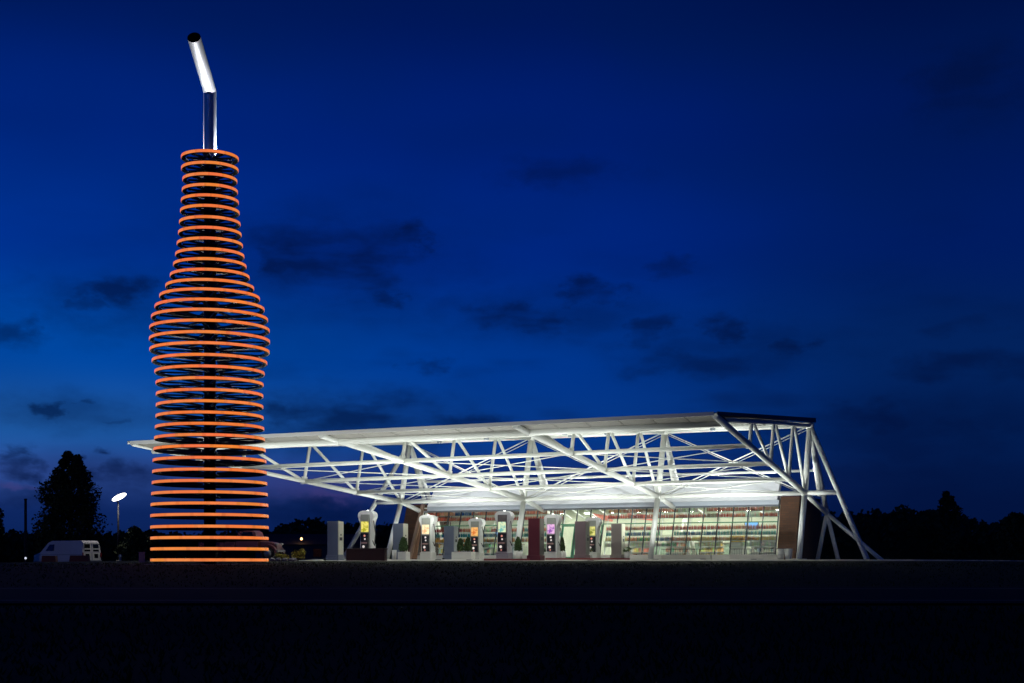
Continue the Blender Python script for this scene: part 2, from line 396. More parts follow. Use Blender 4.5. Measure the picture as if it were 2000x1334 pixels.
for k in range(3):
    a, b = nodes[k], nodes[k + 1]
    for q in range(3): tubep('purlin', a['B'][q], b['B'][q], .105, .105, 12)
    tubep('facade_beam', a['N'], b['N'], .125, .125, 14)
    tubep('ridge_beam', a['T'], b['T'], .11, .11, 12)
    tubep('rear_beam', lerp(a['T'], a['J'], .5), lerp(b['T'], b['J'], .5), .075)
    # crossed tie rods
    rods = [(a['T'], b['N']), (b['T'], a['N'])]
    for q in range(2): rods += [(a['B'][q], b['B'][q + 1]), (b['B'][q], a['B'][q + 1])]
    rods += [(a['B'][2], b['N']), (b['B'][2], a['N'])]
    for q in range(2): rods += [(a['tops'][q] , b['tops'][q + 1]), (b['tops'][q], a['tops'][q + 1])]
    rods += [(a['tops'][2], b['T']), (b['tops'][2], a['T'])]
    for e, (p, q) in enumerate(rods):
        tubep('tie_rod', p, q, 0.036 if e < 2 else .024, None, 6)
        if e < 2: tubep('tie_rod', Vector(p) + Vector((0, .2, -.12)), Vector(q) + Vector((0, .2, -.12)), .024, None, 6)
    for q in range(3):
        c0, c1 = a['tops'][q], b['tops'][q]
        tubep('roof_purlin', c0, c1, .05, None, 8)
# roof: bays of thin sheet with a shade-darkened soffit at the front and a white edge tube
for k in range(3):
    i, j = k, k + 1
    x0, x1 = XS[i], XS[j]
    e0, e1 = (0.14 if k == 0 else 0), (.14 if k == 2 else 0)
    npan = 6
    for p in range(npan):
        f0, f1 = p / npan, (p + 1) / npan
        def pt(f, y, dz, front):
            Lq = LT[i] + (LT[j] - LT[i]) * f; Hq = HT[i] + (HT[j] - HT[i]) * f
            yy = -Lq + y if front else y
            return (x0 + (x1 - x0) * f, yy, Hq + (7.75 - Hq) * (yy + Lq) / (1.5 + Lq) + dz)
        g0, g1 = f0 + .002, f1 - .002
        if k == 0 and p == 0: g0 -= .017
        if k == 2 and p == npan - 1: g1 += .017
        MB().hexa([pt(g0, 0, -.06, 1), pt(g1, 0, -.06, 1), pt(g1, 1.5, -.06, 0), pt(g0, 1.5, -.06, 0),
                   pt(g0, 0, 0, 1), pt(g1, 0, 0, 1), pt(g1, 1.5, 0, 0), pt(g0, 1.5, 0, 0)]).build('roof_panel', ROOFW, can)
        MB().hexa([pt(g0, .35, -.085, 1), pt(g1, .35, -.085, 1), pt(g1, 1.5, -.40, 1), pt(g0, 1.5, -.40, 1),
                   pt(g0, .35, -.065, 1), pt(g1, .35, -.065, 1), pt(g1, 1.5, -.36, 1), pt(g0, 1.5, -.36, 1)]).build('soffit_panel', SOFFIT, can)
        MB().hexa([pt(g0, 1.6, -.26, 1), pt(g1, 1.6, -.26, 1), pt(g1, 1.4, -.26, 0), pt(g0, 1.4, -.26, 0),
                   pt(g0, 1.6, -.23, 1), pt(g1, 1.6, -.23, 1), pt(g1, 1.4, -.23, 0), pt(g0, 1.4, -.23, 0)]).build('ceiling_panel', ROOFW, can)
    MB().hexa([(x0, -LT[i] - .035, HT[i] - .15), (x1, -LT[j] - .035, HT[j] - .15), (x1, -LT[j] - .005, HT[j] - .15), (x0, -LT[i] - .005, HT[i] - .15),
               (x0, -LT[i] - .035, HT[i] + .02), (x1, -LT[j] - .035, HT[j] + .02), (x1, -LT[j] - .005, HT[j] + .02), (x0, -LT[i] - .005, HT[i] + .02)]).build('edge_trim', WHITE, can)
    q0 = (x0, -LT[i] + 1.55, roofz(i, -LT[i] + 1.55) - .42); q1 = (x1, -LT[j] + 1.55, roofz(j, -LT[j] + 1.55) - .42)
    tubep('edge_beam', q0, q1, .20, None, 14)
for i, s in ((3, 1), (0, -1)):      # end fascia plates; the right one's shade is painted as a darker material
    x = XS[i] + s * .15
    MB().hexa([(x, -LT[i], HT[i] - .12), (x + s * .03, -LT[i], HT[i] - .12), (x + s * .03, 1.55, 7.75 - .22), (x, 1.55, 7.75 - .22),
               (x, -LT[i], HT[i] + .03), (x + s * .03, -LT[i], HT[i] + .03), (x + s * .03, 1.55, 7.78), (x, 1.55, 7.78)]).build('end_fascia', DARKST if s > 0 else ROOFW, can)

# ------------------------------------------------------------------ shop building
shop = frame_thing('shop_building', 'long glass-fronted shop lit inside, white fascia and brown brick ends, under the canopy', 'building')
GX0, GX1 = lx(826, 2.3), lx(1520, 2.3)
G0Y, G0Z, G1Y, G1Z = 1.7, .32, 2.5, 3.02
def gy(z): return G0Y + (G1Y - G0Y) * (z - G0Z) / (G1Z - G0Z)
NB = 26; BW = (GX1 - GX0) / NB
def slab_in_glass(mb, x0, x1, z0, z1, d0, d1, **k):
    return mb.hexa([(x0, gy(z0) + d0, z0), (x1, gy(z0) + d0, z0), (x1, gy(z0) + d1, z0), (x0, gy(z0) + d1, z0),
                    (x0, gy(z1) + d0, z1), (x1, gy(z1) + d0, z1), (x1, gy(z1) + d1, z1), (x0, gy(z1) + d1, z1)], **k)
TRZ = 2.12
dA, dB = lx(1100, 2.2), lx(1190, 2.2)
ia, ib = round((dA - GX0) / BW), round((dB - GX0) / BW)
for k in range(NB + 1):
    x = GX0 + k * BW
    slab_in_glass(MB(), x - .025, x + .025, G0Z - .3 if ia <= k <= ib else G0Z, G1Z, -.03, .05).build('mullion', MULL, shop)
slab_in_glass(MB(), GX0, GX1, TRZ, TRZ + .06, -.05, .10).build('transom', GREENF, shop)
slab_in_glass(MB(), GX0, GX1, G1Z, G1Z + .12, -.10, .10).build('head_rail', TRIM, shop)
for k in range(NB):
    x0, x1 = GX0 + k * BW + .03, GX0 + (k + 1) * BW - .03
    door = ia <= k < ib
    zb = .06 if door else G0Z + .02
    slab_in_glass(MB(), x0, x1, TRZ + .07, G1Z - .01, 0, .012).build('pane', GLASS, shop)
    p = slab_in_glass(MB(), x0, x1, zb, TRZ - .01, 0, .012).build('pane', GLASS, shop)
    if door and k < ib:
        d = MB()
        for (a, b, c, e) in ((x0, x0 + .07, .05, TRZ - .01), (x1 - .07, x1, .05, TRZ - .01), (x0 + .07, x1 - .07, .05, .2), (x0 + .07, x1 - .07, TRZ - .1, TRZ - .01)):
            slab_in_glass(d, a, b, c, e, -.025, .04)
        dd = d.build('door', GREENF, shop)
        MB().tube((x1 - .14, gy(.8) - .08, .8), (x1 - .14, gy(1.3) - .08, 1.3), .018, None, 8).build('handle', CHROME, dd)
for (a, b) in ((0, ia), (ib, NB)):
    slab_in_glass(MB(), GX0 + a * BW, GX0 + b * BW, .0, G0Z, -.06, .14).build('sill_wall', CURB, shop)
# white fascia: leans like the glass, splayed at the left end
fz0, fz1 = lz(1519, 976, 2.1), lz(1519, 941, 2.75)
fx0, fx1 = lx(838, 2.2), lx(1520, 2.2)
nf = 8
for k in range(nf):
    a0 = fx0 + (fx1 - fx0) * k / nf + .006; a1 = fx0 + (fx1 - fx0) * (k + 1) / nf - .006
    t0 = a0 + (.12 if k == 0 else 0)
    MB().hexa([(a0, 1.95, fz0), (a1, 1.95, fz0), (a1, 2.35, fz0), (a0, 2.35, fz0), (t0, 2.6, fz1), (a1, 2.6, fz1), (a1, 2.95, fz1), (t0, 2.95, fz1)]).build('fascia_panel', FASCIA, shop)
MB().box(fx0 - .1, fx1 + .05, 2.15, 2.66, 3.125, fz0 - .005).build('gutter', mat('pale_gutter', (.46, .50, .56), .45), shop)
MB().box(fx0 + .3, fx1 - .05, 2.98, 6.9, fz1 - .95, fz1 - .8).build('roof_slab', ROOFW, shop)
# brick ends
bx0, bx1 = lx(1521, 2.0), lx(1558, 2.0); bz = lz(1540, 969, 2.2)
MB().hexa([(bx0 + .02, 1.55, -.02), (bx1, 1.55, -.02), (bx1, 6.7, -.02), (bx0 + .02, 6.7, -.02), (bx0 + .02, 2.35, bz), (bx1, 2.35, bz), (bx1, 6.7, bz), (bx0 + .02, 6.7, bz)]).build('end_wall', BRICK, shop)
cx0, cx1 = lx(786, 2.0), lx(818, 2.0); cz = lz(800, 985, 2.2)
MB().hexa([(cx0 - .25, 1.75, -.02), (cx1 - .55, 1.75, -.02), (cx1 - .55, 6.7, -.02), (cx0 - .25, 6.7, -.02), (cx0, 2.55, cz), (cx1, 2.55, cz), (cx1, 6.7, cz), (cx0, 6.7, cz)]).build('end_wall', BRICK, shop)
COPING = mat('brown_metal_edge', (.26, .17, .125), .6)
MB().hexa([(cx1 - .55, 1.45, 0), (cx1 - .38, 1.45, 0), (cx1 - .38, 1.72, 0), (cx1 - .55, 1.72, 0), (cx1 + .02, 2.25, cz), (cx1 + .18, 2.25, cz), (cx1 + .18, 2.52, cz), (cx1 + .02, 2.52, cz)]).build('edge_trim', COPING, shop)
# interior shell
WALLC = mat('cream_wall', (.60, .65, .52), .8, noise=.12, nscale=.7)
CEILC = mat('white_ceiling', (.66, .66, .60), .8, noise=.05, nscale=1)
FLOORC = mat('shop_floor', (.32, .30, .26), .35, noise=.15, nscale=2)
MB().box(GX0 - .3, GX1, 6.4, 6.55, 0, 3.6).build('back_wall', WALLC, shop)
MB().box(GX0 - .3, GX1, 1.9, 6.4, .0, .04).build('shop_floor', FLOORC, shop)
MB().box(GX0 - .3, GX1, 2.66, 6.4, 3.26, 3.34).build('ceiling', CEILC, shop)
LAMPE = mat('warm_white_lamp', (.9, .9, .85), .5, emit=(1, .97, .86), estr=92.0)
for k in range(13):
    for yy in (3.5, 5.3):
        if yy > 5 and k < 4: continue
        xx = GX0 + (k + .5 + (.3 if yy > 5 else 0)) * (GX1 - GX0) / 13.4
        dim = 1
        f = MB().lathe([(0, .0), (.24, .0), (.26, .05), (.16, .056), (0, .058)], 14, (xx, yy, 3.2 if yy < 5 else 2.92)).build('ceiling_lamp', POT, shop)
        MB().lathe([(0, -.03), (.10, -.026), (.17, -.004), (0, -.004)] if yy > 5 else [(0, -.012), (.24, -.012), (.24, -.004), (0, -.004)], 14, (xx, yy, 3.2 if yy < 5 else 2.92)).build('lamp_disc', LAMPE, f)
for k in range(16):      # white raking struts under the shop ceiling
    xx = GX0 + (k + 9.5) * (GX1 - GX0) / 26
    MB().tube((xx, 4.3, 3.2), (xx + .95, 4.4, 2.55), .035, None, 8).build('ceiling_strut', FASCIA, shop)
PINK = mat('salmon_banner', (.75, .22, .17), .7); 
for (a, b, y, z) in ((1158, 1196, 6.3, 2.75), (1225, 1280, 6.3, 2.75)):
    x0, x1 = lx(a, y), lx(b, y)
    MB().hexa([(x0, y, z - .1), (x1, y, z - .35), (x1, y + .05, z - .35), (x0, y + .05, z - .1), (x0, y, z + .2), (x1, y, z - .05), (x1, y + .05, z - .05), (x0, y + .05, z + .2)]).build('ceiling_band', PINK, shop)

# ------------------------------------------------------------------ window shelves of bottles
BOT = attr_mat('bottle_glass', .2)
_nt = BOT.node_tree; _b = _nt.nodes['Principled BSDF']; _a = [n for n in _nt.nodes if n.type == 'ATTRIBUTE'][0]; _o = [n for n in _nt.nodes if n.type == 'OUTPUT_MATERIAL'][0]
_t = _nt.nodes.new('ShaderNodeBsdfTranslucent'); _m = _nt.nodes.new('ShaderNodeMixShader'); _m.inputs[0].default_value = .55
_nt.links.new(_a.outputs['Color'], _t.inputs[0]); _nt.links.new(_b.outputs[0], _m.inputs[1]); _nt.links.new(_t.outputs[0], _m.inputs[2]); _nt.links.new(_m.outputs[0], _o.inputs[0])
SHELFG = mat('shelf_edge', (.30, .42, .36), .3)
def pal(name):
    P = dict(red=[(.50, .06, .04), (.62, .12, .06), (.35, .04, .04), (.55, .2, .1)], pinkish=[(.6, .25, .16), (.5, .16, .10), (.65, .4, .25), (.4, .12, .1)],
             teal=[(.03, .28, .30), (.02, .2, .32), (.05, .36, .34), (.03, .12, .3)], blue=[(.03, .10, .35), (.05, .2, .4), (.02, .06, .2)],
             gold=[(.7, .42, .05), (.6, .28, .05), (.75, .55, .15), (.5, .18, .06)], green=[(.05, .35, .12), (.1, .42, .2), (.04, .2, .08)],
             pale=[(.6, .65, .45), (.5, .55, .42), (.7, .7, .6)], brown=[(.2, .09, .04), (.3, .14, .05)])
    return P[name]
proto_b = [(.0, 0), (.036, 0), (.037, .14), (.030, .18), (.014, .215), (.015, .26), (0, .26)]
rows = [(2.80, 'pinkish', 'rust and orange', .92), (2.46, 'red', 'red', .9), (1.76, 'red', 'dark red', .97), (1.44, 'teal', 'teal and blue', .97), (1.12, 'gold', 'golden orange', .95), (.80, 'pale', 'pale yellow green', .8)]
sh = frame_thing('window_shelving', 'long glass display shelves of bottles just inside the shop windows', 'shelving')
shelf_spans = [(GX0 + .1, GX0 + ia * BW - .1), (GX0 + ib * BW + .1, GX1 - .1)]
for (a, b) in shelf_spans:
    for (z, pn, words, dens) in rows:
        y = gy(z) + .16
        MB().box(a, b, y, y + .30, z - .018, z).build('shelf', SHELFG, sh)
    n = max(2, round((b - a) / 1.72))
    for k in range(n + 1):
        x = a + (b - a) * k / n
        MB().hexa([(x - .02, gy(.1) + .42, .04), (x + .02, gy(.1) + .42, .04), (x + .02, gy(.1) + .46, .04), (x - .02, gy(.1) + .46, .04),
                   (x - .02, gy(2.9) + .42, 3.0), (x + .02, gy(2.9) + .42, 3.0), (x + .02, gy(2.9) + .46, 3.0), (x - .02, gy(2.9) + .46, 3.0)]).build('upright', FASCIA, sh)
def bottle_row(z, pn, dens):
    mb = MB(); cols = pal(pn)
    for (a, b) in shelf_spans:
        x = a + .06; run = 0; col = cols[0]; gap = False
        while x < b - .05:
            if run <= 0:
                run = random.randint(6, 18); col = random.choice(cols)
                if random.random() < .16: col = random.choice(pal(random.choice(['red', 'teal', 'gold', 'green', 'pale', 'brown'])))
                gap = random.random() > dens
            run -= 1
            if not gap:
                c = tuple(max(0, v * random.uniform(.8, 1.2)) for v in col)
                s = random.uniform(.92, 1.08)
                mb.lathe([(r, h * s) for r, h in proto_b], 6, (x, gy(z) + .30 + random.uniform(-.03, .03), z), col=c)
            x += .078
    return mb
for (z, pn, words, dens) in rows:
    o = bottle_row(z, pn, dens).build('soda_bottles', BOT, None, BO, BR)
    tag(o, 'row of %s bottles on the window shelves' % words, 'bottles', kind='stuff')

# ------------------------------------------------------------------ things inside the shop
def gondola(px, y, cols, label):
    t = empty('display_gondola', l2w(lx(px, y), y, .04), BR, label, 'shelf unit', 'display units inside the shop')
    MB().box(-.75, .75, -.02, .02, .1, 1.35).build('back_panel', POT, t)
    MB().bbox(-.78, .78, -.36, .36, 0, .12, .015).build('base', TRIM, t)
    for z in (.42, .74, 1.06): MB().box(-.75, .75, -.32, .32, z, z + .025).build('shelf', POT, t)
    g = MB()
    for z in (.125, .45, .77, 1.09):
        x = -.7
        while x < .68:
            w = random.uniform(.08, .16); c = random.choice(cols); h = random.uniform(.16, .26)
            g.box(x, x + w, -.29, -.06, z, z + h, col=tuple(v * random.uniform(.7, 1.2) for v in c)); x += w + .015
    o = g.build('packets', MATS.get('packet') or attr_mat('packet', .5), t); o['kind'] = 'stuff'
    return t
PALS = [[(.7, .5, .1), (.6, .2, .1), (.7, .7, .5)], [(.2, .4, .3), (.6, .6, .4), (.5, .2, .1)], [(.7, .6, .2), (.7, .4, .1)], [(.3, .35, .4), (.6, .6, .55)]]
for k, (px, y, w) in enumerate([(1250, 4.4, 'nearest the middle column'), (1325, 4.2, 'second from the shop doors'), (1390, 4.4, 'behind the gap in the low wall'), (1490, 4.3, 'at the right end of the shop'), (880, 4.5, 'at the left end of the shop'), (960, 4.3, 'left of the shop doors')]):
    gondola(px, y, PALS[k % 4], 'low shelving unit of packets inside the shop, ' + w)
# yellow stand, blue screen, counter
t = empty('display_stand', l2w(lx(1440, 3.3), 3.3, .04), BR, 'bright yellow display stand behind the glass near the right end', 'stand')
YEL = mat('yellow_card', (.80, .55, .03), .6)
MB().bbox(-.36, .36, -.2, .2, 0, 1.0, .02).build('carton', POT, t); MB().bbox(-.38, .38, -.22, .22, 1.0, 1.36, .03).build('header', YEL, t)
t = empty('wall_screen', l2w(lx(1468, 4.6), 4.6, 1.75), BR, 'lit blue screen hanging behind the glass at the right', 'screen')
MB().bbox(-.42, .42, -.03, .05, 0, .5, .015).build('casing', BLACK, t)
MB().box(-.38, .38, -.036, -.03, .04, .46).build('screen_face', mat('blue_screen', (.05, .1, .2), .3, emit=(.16, .42, .85), estr=1.3), t)
MB().tube((0, .02, .5), (0, .02, 1.32), .02, None, 8).build('hanger', BLACK, t)
t = empty('wall_screen', l2w(lx(973, 4.6), 4.6, 1.55), BR, 'small lit blue screen behind the glass left of the tallest pump', 'screen')
MB().bbox(-.22, .22, -.03, .05, 0, .42, .015).build('casing', BLACK, t)
MB().box(-.19, .19, -.036, -.03, .04, .38).build('screen_face', MATS['blue_screen'], t)
MB().tube((0, .02, .42), (0, .02, 1.5), .02, None, 8).build('hanger', BLACK, t)
t = empty('shop_counter', l2w(lx(1345, 5.6), 5.6, .04), BR, 'long pale green counter at the back of the shop', 'counter')
MB().bbox(-3.4, 3.4, -.35, .35, 0, .95, .02).build('cabinet', mat('counter_green', (.35, .48, .36), .5), t); MB().bbox(-3.5, 3.5, -.42, .42, .95, 1.02, .01).build('worktop', CURB, t)
t = empty('dining_counter', l2w(lx(930, 5.6), 5.6, .04), BR, 'grey dining counter inside the left half of the shop', 'counter')
MB().bbox(-3.2, 3.2, -.35, .35, 0, .95, .02).build('cabinet', TRIM, t); MB().bbox(-3.3, 3.3, -.42, .42, .95, 1.02, .01).build('worktop', CURB, t)

# low wall with railings in front of the right half
for (a, b, lab) in ((1292, 1389, 'low pale wall with thin railing, between middle column and the gap'), (1425, 1526, 'low pale wall with thin railing, in front of the right end of the glass')):
    x0, x1 = lx(a, .9), lx(b, .9)
    t = empty('railing_wall', l2w(x0, .9, 0), BR, lab, 'wall', 'low walls in front of the shop glass')
    w = x1 - x0
    MB().bbox(0, w, -.1, .1, -.02, .3, .015).build('low_wall', CURB, t)
    MB().tube((0, 0, .62), (w, 0, .62), .016, None, 8).build('top_rail', MULL, t)
    n = int(w / .14); bal = MB().tube((0, 0, .3), (0, 0, .62), .008, None, 6, caps=False).mesh('baluster', MULL)
    for k in range(n + 1): put('baluster', bal, t, (k * w / n, 0, 0))

# ------------------------------------------------------------------ floodlights on the shop roof and canopy columns
LENS = mat('lamp_lens', (.9, .9, .9), .3, emit=(1, .97, .9), estr=14.0)
def flood(name, loc, target, power, size, label, col=(.93, .96, 1.0)):
    t = empty(name, loc, BR, label, 'floodlight', 'floodlights lighting the canopy')
    MB().bbox(-.16, .16, -.11, .11, .06, .2, .02).build('housing', DARKST, t)
    MB().box(-.13, .13, -.085, .085, .2, .206).build('lens', LENS, t)
    MB().box(-.19, -.165, -.03, .03, 0, .16).build('bracket', DARKST, t); MB().box(.165, .19, -.03, .03, 0, .16).build('bracket', DARKST, t)
    inv = Matrix.Rotation(-BR, 3, 'Z')
    spot('lamp', (0, 0, .25), inv @ (Vector(target) - Vector(loc)), power, size, .7, col, .12, t)
FL = [(-22.6, 0, 'left end of the shop roof'), (-18.9, 1, 'left of the second mast'), (-14.6, 1, 'right of the second mast'), (-10.6, 2, 'left of the third mast'), (-6.2, 2, 'right of the third mast'), (-2.9, 3, 'right end of the shop roof')]
for xx, i, w in FL:
    flood('floodlight', l2w(xx, 3.25, fz1 - .8), l2w(XS[i] * .6 + xx * .4, -1.0, 7.4), 1200 if i < 3 else 1900, 130, 'roof floodlight behind the white fascia, ' + w)
# unseen downlights added under the roof to brighten the fascia and the pumps
LENS2 = mat('added_downlight_lens', (.9, .9, .9), .3, emit=(.93, .96, 1), estr=5.0)
for (x, y, tx, ty, tz, pw, sz) in [(-21.2, -2.6, -21.2, 2.3, 3.9, 800, 95), (-12.7, -2.6, -12.7, 2.3, 3.9, 800, 95), (-4.3, -2.6, -4.3, 2.3, 3.9, 560, 95),
                                   ] + [(xp + 1.5, yp - 1.6, xp + .2, yp - .2, 1.0, 330, 62) for xp, yp in ((-17.2, -16.7), (-17.2, -10.8), (-17.2, -5.4), (-11.2, -13.6), (-11.2, -8.2), (-11.2, -2.8))]:
    k_ = min(2, int((x + 3 * BAY) / BAY)); f_ = (x - XS[k_]) / BAY; zz = roofz(k_, y) * (1 - f_) + roofz(k_ + 1, y) * f_ - .42
    d_ = MB().lathe([(0, .06), (.13, .06), (.14, -.06), (.12, -.1), (.11, -.07), (0, -.07)], 16).build('added_downlight', TRIM, can, (x, y, zz))
    MB().lathe([(0, -.075), (.11, -.075)], 16).build('lens', LENS2, d_)
    spot('lamp', (0, 0, -.12), (tx - x, ty - y, tz - zz), pw, sz, .8, (.93, .96, 1.0), .1, d_)
# unseen lamps added in the ground to light the canopy from below
UP = []
for r_, y, xs_ in (('front', None, (-23.0, -17.5, -11.5, -5.5)), ('middle', -13.5, (-22.5, -15.0, -13.2, -6.6)), ('back', -3.3, (-23.6, -20.0, -14.6, -7.3, -4.6, -1.8))):
    for q, x in enumerate(xs_):
        yy = y if y is not None else -(LT[0] + (LT[3] - LT[0]) * (x - XS[0]) / (XS[3] - XS[0])) - 2.6
        UP.append((x, yy, '%s in the %s row from the bottle' % (['first', 'second', 'third', 'fourth', 'fifth', 'sixth'][q], r_),
                   {'front': (1500, 1500, 1200, 520), 'middle': (900, 960, 960, 900), 'back': (950, 950, 950, 1000, 1100, 1250)}[r_][q]))
for k, (x, y, w, pw) in enumerate(UP):
    P0 = l2w(x, y); P0.z = gh(P0.x, P0.y) + .032
    t = empty('added_uplight', P0, BR, 'added ground uplight brightening the canopy, ' + w, 'uplight', 'uplights added in the ground to brighten the canopy')
    MB().lathe([(0, 0), (.16, 0), (.16, .03), (.12, .035), (.12, .02), (0, .02)], 20).build('ring', DARKST, t)
    MB().lathe([(0, .024), (.115, .024)], 20).build('lens', LENS, t)
    spot('lamp', (0, 0, .06), (0, .5, 8), pw, 150, .6, (.94, 1.0, .96), .12, t)

# ------------------------------------------------------------------ fuel pumps
HOODM = mat('pump_hood', (.80, .80, .76), .35)
PANELG = mat('pump_grey_panel', (.30, .31, .27), .5)
def arch_profile():
    """outline of the white surround: narrow waist flaring into a rounded hood"""
    r = [(.36, 0), (.35, .35), (.31, 1.35), (.33, 1.72), (.40, 1.92), (.48, 2.08), (.485, 2.18), (.44, 2.28), (.34, 2.345), (.18, 2.385)]
    return r + [(-x, z) for x, z in reversed(r)]
SCR = {}
def screen_mat(key, c1, c2, st=1.0):
    m = bpy.data.materials.new('screen_' + key); m.use_nodes = True
    nt = m.node_tree; b = nt.nodes['Principled BSDF']; b.inputs['Base Color'].default_value = (.02, .02, .02, 1); b.inputs['Roughness'].default_value = .25
    t = nt.nodes.new('ShaderNodeTexCoord'); n = nt.nodes.new('ShaderNodeTexNoise'); n.inputs['Scale'].default_value = 5.5; n.inputs['Detail'].default_value = 1
    nt.links.new(t.outputs['Object'], n.inputs['Vector'])
    r = nt.nodes.new('ShaderNodeValToRGB'); r.color_ramp.elements[0].position = .42; r.color_ramp.elements[1].position = .58
    r.color_ramp.elements[0].color = lin(c1); r.color_ramp.elements[1].color = lin(c2)
    nt.links.new(n.outputs[0], r.inputs[0]); nt.links.new(r.outputs[0], b.inputs['Emission Color']); b.inputs['Emission Strength'].default_value = st
    return m
DISC = mat('price_disc', (.3, .3, .3), .4, emit=(.9, .80, .72), estr=.8); DISCR = mat('red_button', (.4, .1, .08), .4, emit=(.9, .35, .25), estr=.6)
BANDM = mat('rose_band', (.35, .2, .17), .5)
def hooded_pump(px, Y, H, scr, label, lit, dark=False, light=0):
    X = gx(px, Y); z0 = gh(X, Y) + .03
    t = empty('fuel_pump', (X, Y, z0), BR + R(3), label, 'fuel pump', 'hooded fuel pumps on the forecourt')
    s = H / 2.4
    pr = [(x * .9, z * s) for x, z in arch_profile()]
    body = PANELG if not dark else mat('pump_brown_panel', (.12, .10, .095), .5)
    MB().prism(pr, -.20, .24).build('hood_surround', HOODM, t)
    MB().bbox(-.24, .24, -.27, -.20, .42 * s, 2.2 * s, .015).build('face_panel', body, t)
    MB().bbox(-.33, .33, -.30, .30, -.02, .38 * s, .02).build('plinth', POT if not dark else mat('plinth_mauve', (.30, .27, .29), .5), t)
    sc_ = MB().box(-.205, .205, -.29, -.271, 1.36 * s, 1.86 * s).build('screen', scr, t)
    bp = MB().bbox(-.22, .22, -.30, -.271, .44 * s, 1.30 * s, .012).build('black_panel', BLACK, t)
    for (x, z, r_, m) in ((.0, 1.18, .055, DISCR if lit % 2 else DISC), (.02, 1.02, .045, DISC), (-.06, .66, .07, DISC), (-.03, .5, .04, DISCR)):
        MB().tube((x, -.312, z * s), (x, -.301, z * s), r_, None, 14).build('display_disc', m, bp)
    MB().box(-.2, .2, -.307, -.3, .80 * s, .88 * s).build('rose_band', BANDM, bp)
    MB().tube((.19, -.34, 1.1 * s), (.19, -.34, .55 * s), .022, None, 8).build('nozzle', BLACK, bp)
    # hose loop on the right flank
    pts = [Vector((.36, -.05, 1.9 * s)), Vector((.50, -.10, 1.3 * s)), Vector((.46, -.12, .7 * s)), Vector((.36, -.14, .95 * s))]
    hm = MB()
    for a, b in zip(pts, pts[1:]): hm.tube(a, b, .02, None, 6)
    hm.build('hose', BLACK, t)
    cap = MB().lathe([(.05, 0), (.05, .01), (.03, .02), (0, .022)], 16, (0, .02, 2.385 * s)).build('lamp_glass', LENS, t)
    spot('lamp', (0, .02, 2.385 * s + .16), (0, .02, 9), light, 166, .12, (.96, 1.0, .90), .12, t)
    return t
PW = 130
hooded_pump(718, 73.0, 2.46, screen_mat('yellow', (170, 165, 20), (240, 225, 110), 1.0), 'white hooded pump with yellow screen, leftmost of the hooded pumps', 1, light=PW)
hooded_pump(836, 78.2, 2.36, screen_mat('cream', (225, 180, 120), (255, 235, 190), 1.2), 'white hooded pump with pale cream screen beside the leaning brick wall', 0, light=PW)
hooded_pump(931, 83.0, 2.32, screen_mat('orange', (225, 120, 50), (250, 190, 110), 1.0), 'white hooded pump with orange screen, right of the paired topiaries', 1, light=PW)
hooded_pump(985, 73.0, 2.44, screen_mat('teal', (110, 190, 180), (225, 235, 190), 1.0), 'tall dark hooded pump with pale teal screen', 1, True, light=PW)
hooded_pump(1080, 77.9, 2.38, screen_mat('violet', (150, 80, 180), (240, 190, 230), 1.0), 'hooded pump with violet and pink screen, right of the dark red cabinet', 0, light=PW)
hooded_pump(1159, 82.6, 2.36, screen_mat('lime', (120, 130, 40), (230, 225, 130), 1.0), 'hooded pump with lime screen near the shop doors', 1, light=PW)

def cabinet(px, Y, H, fcol, scol, label, side_dark=False):
    X = gx(px, Y); z0 = gh(X, Y) + .03
    t = empty('pump_cabinet', (X, Y, z0), BR + R(3), label, 'pump cabinet', 'plain pump cabinets on the forecourt')
    m = mat('cab_%.3f_%.3f_%.3f' % fcol, fcol, .32, .25, noise=.06, nscale=2)
    ms = mat('cabs_%.3f_%.3f_%.3f' % scol, scol, .5)
    MB().bbox(-.31, .29, -.26, .26, .0, H, .015).build('cabinet_body', m, t)
    MB().bbox(.292, .33, -.25, .25, .28, H - .01, .012).build('side_face', ms, t)
    MB().bbox(-.37, .34, -.30, .30, -.03, .25, .015).build('plinth', m if side_dark else POT if fcol[0] > .4 else m, t)
    p = MB().box(.331, .338, -.14, .10, .98, 1.14).build('card_reader', BLACK, t)
    MB().tube((.331, -.02, 1.26), (.34, -.02, 1.26), .05, None, 12).build('speaker_grille', BLACK, t)
    return t
SIL = (.15, .17, .22); CRM = (.62, .60, .48)
cabinet(655, 73.6, 1.93, SIL, CRM, 'grey pump cabinet with cream side, leftmost thing on the forecourt')
cabinet(782, 78.8, 1.90, SIL, CRM, 'grey pump cabinet with cream side, behind a boxed topiary')
cabinet(881, 83.6, 1.88, SIL, (.30, .32, .33), 'pale blue-grey pump cabinet beside two topiaries')
cabinet(1047, 72.8, 2.06, (.13, .028, .035), (.12, .11, .09), 'dark red pump cabinet in the middle of the forecourt', True)
cabinet(1137, 77.5, 2.00, (.19, .135, .14), (.2, .2, .17), 'mauve brown pump cabinet left of the shop doors', True)
cabinet(1207, 82.0, 1.98, (.20, .17, .155), (.55, .55, .42), 'grey brown pump cabinet right of the shop doors', True)
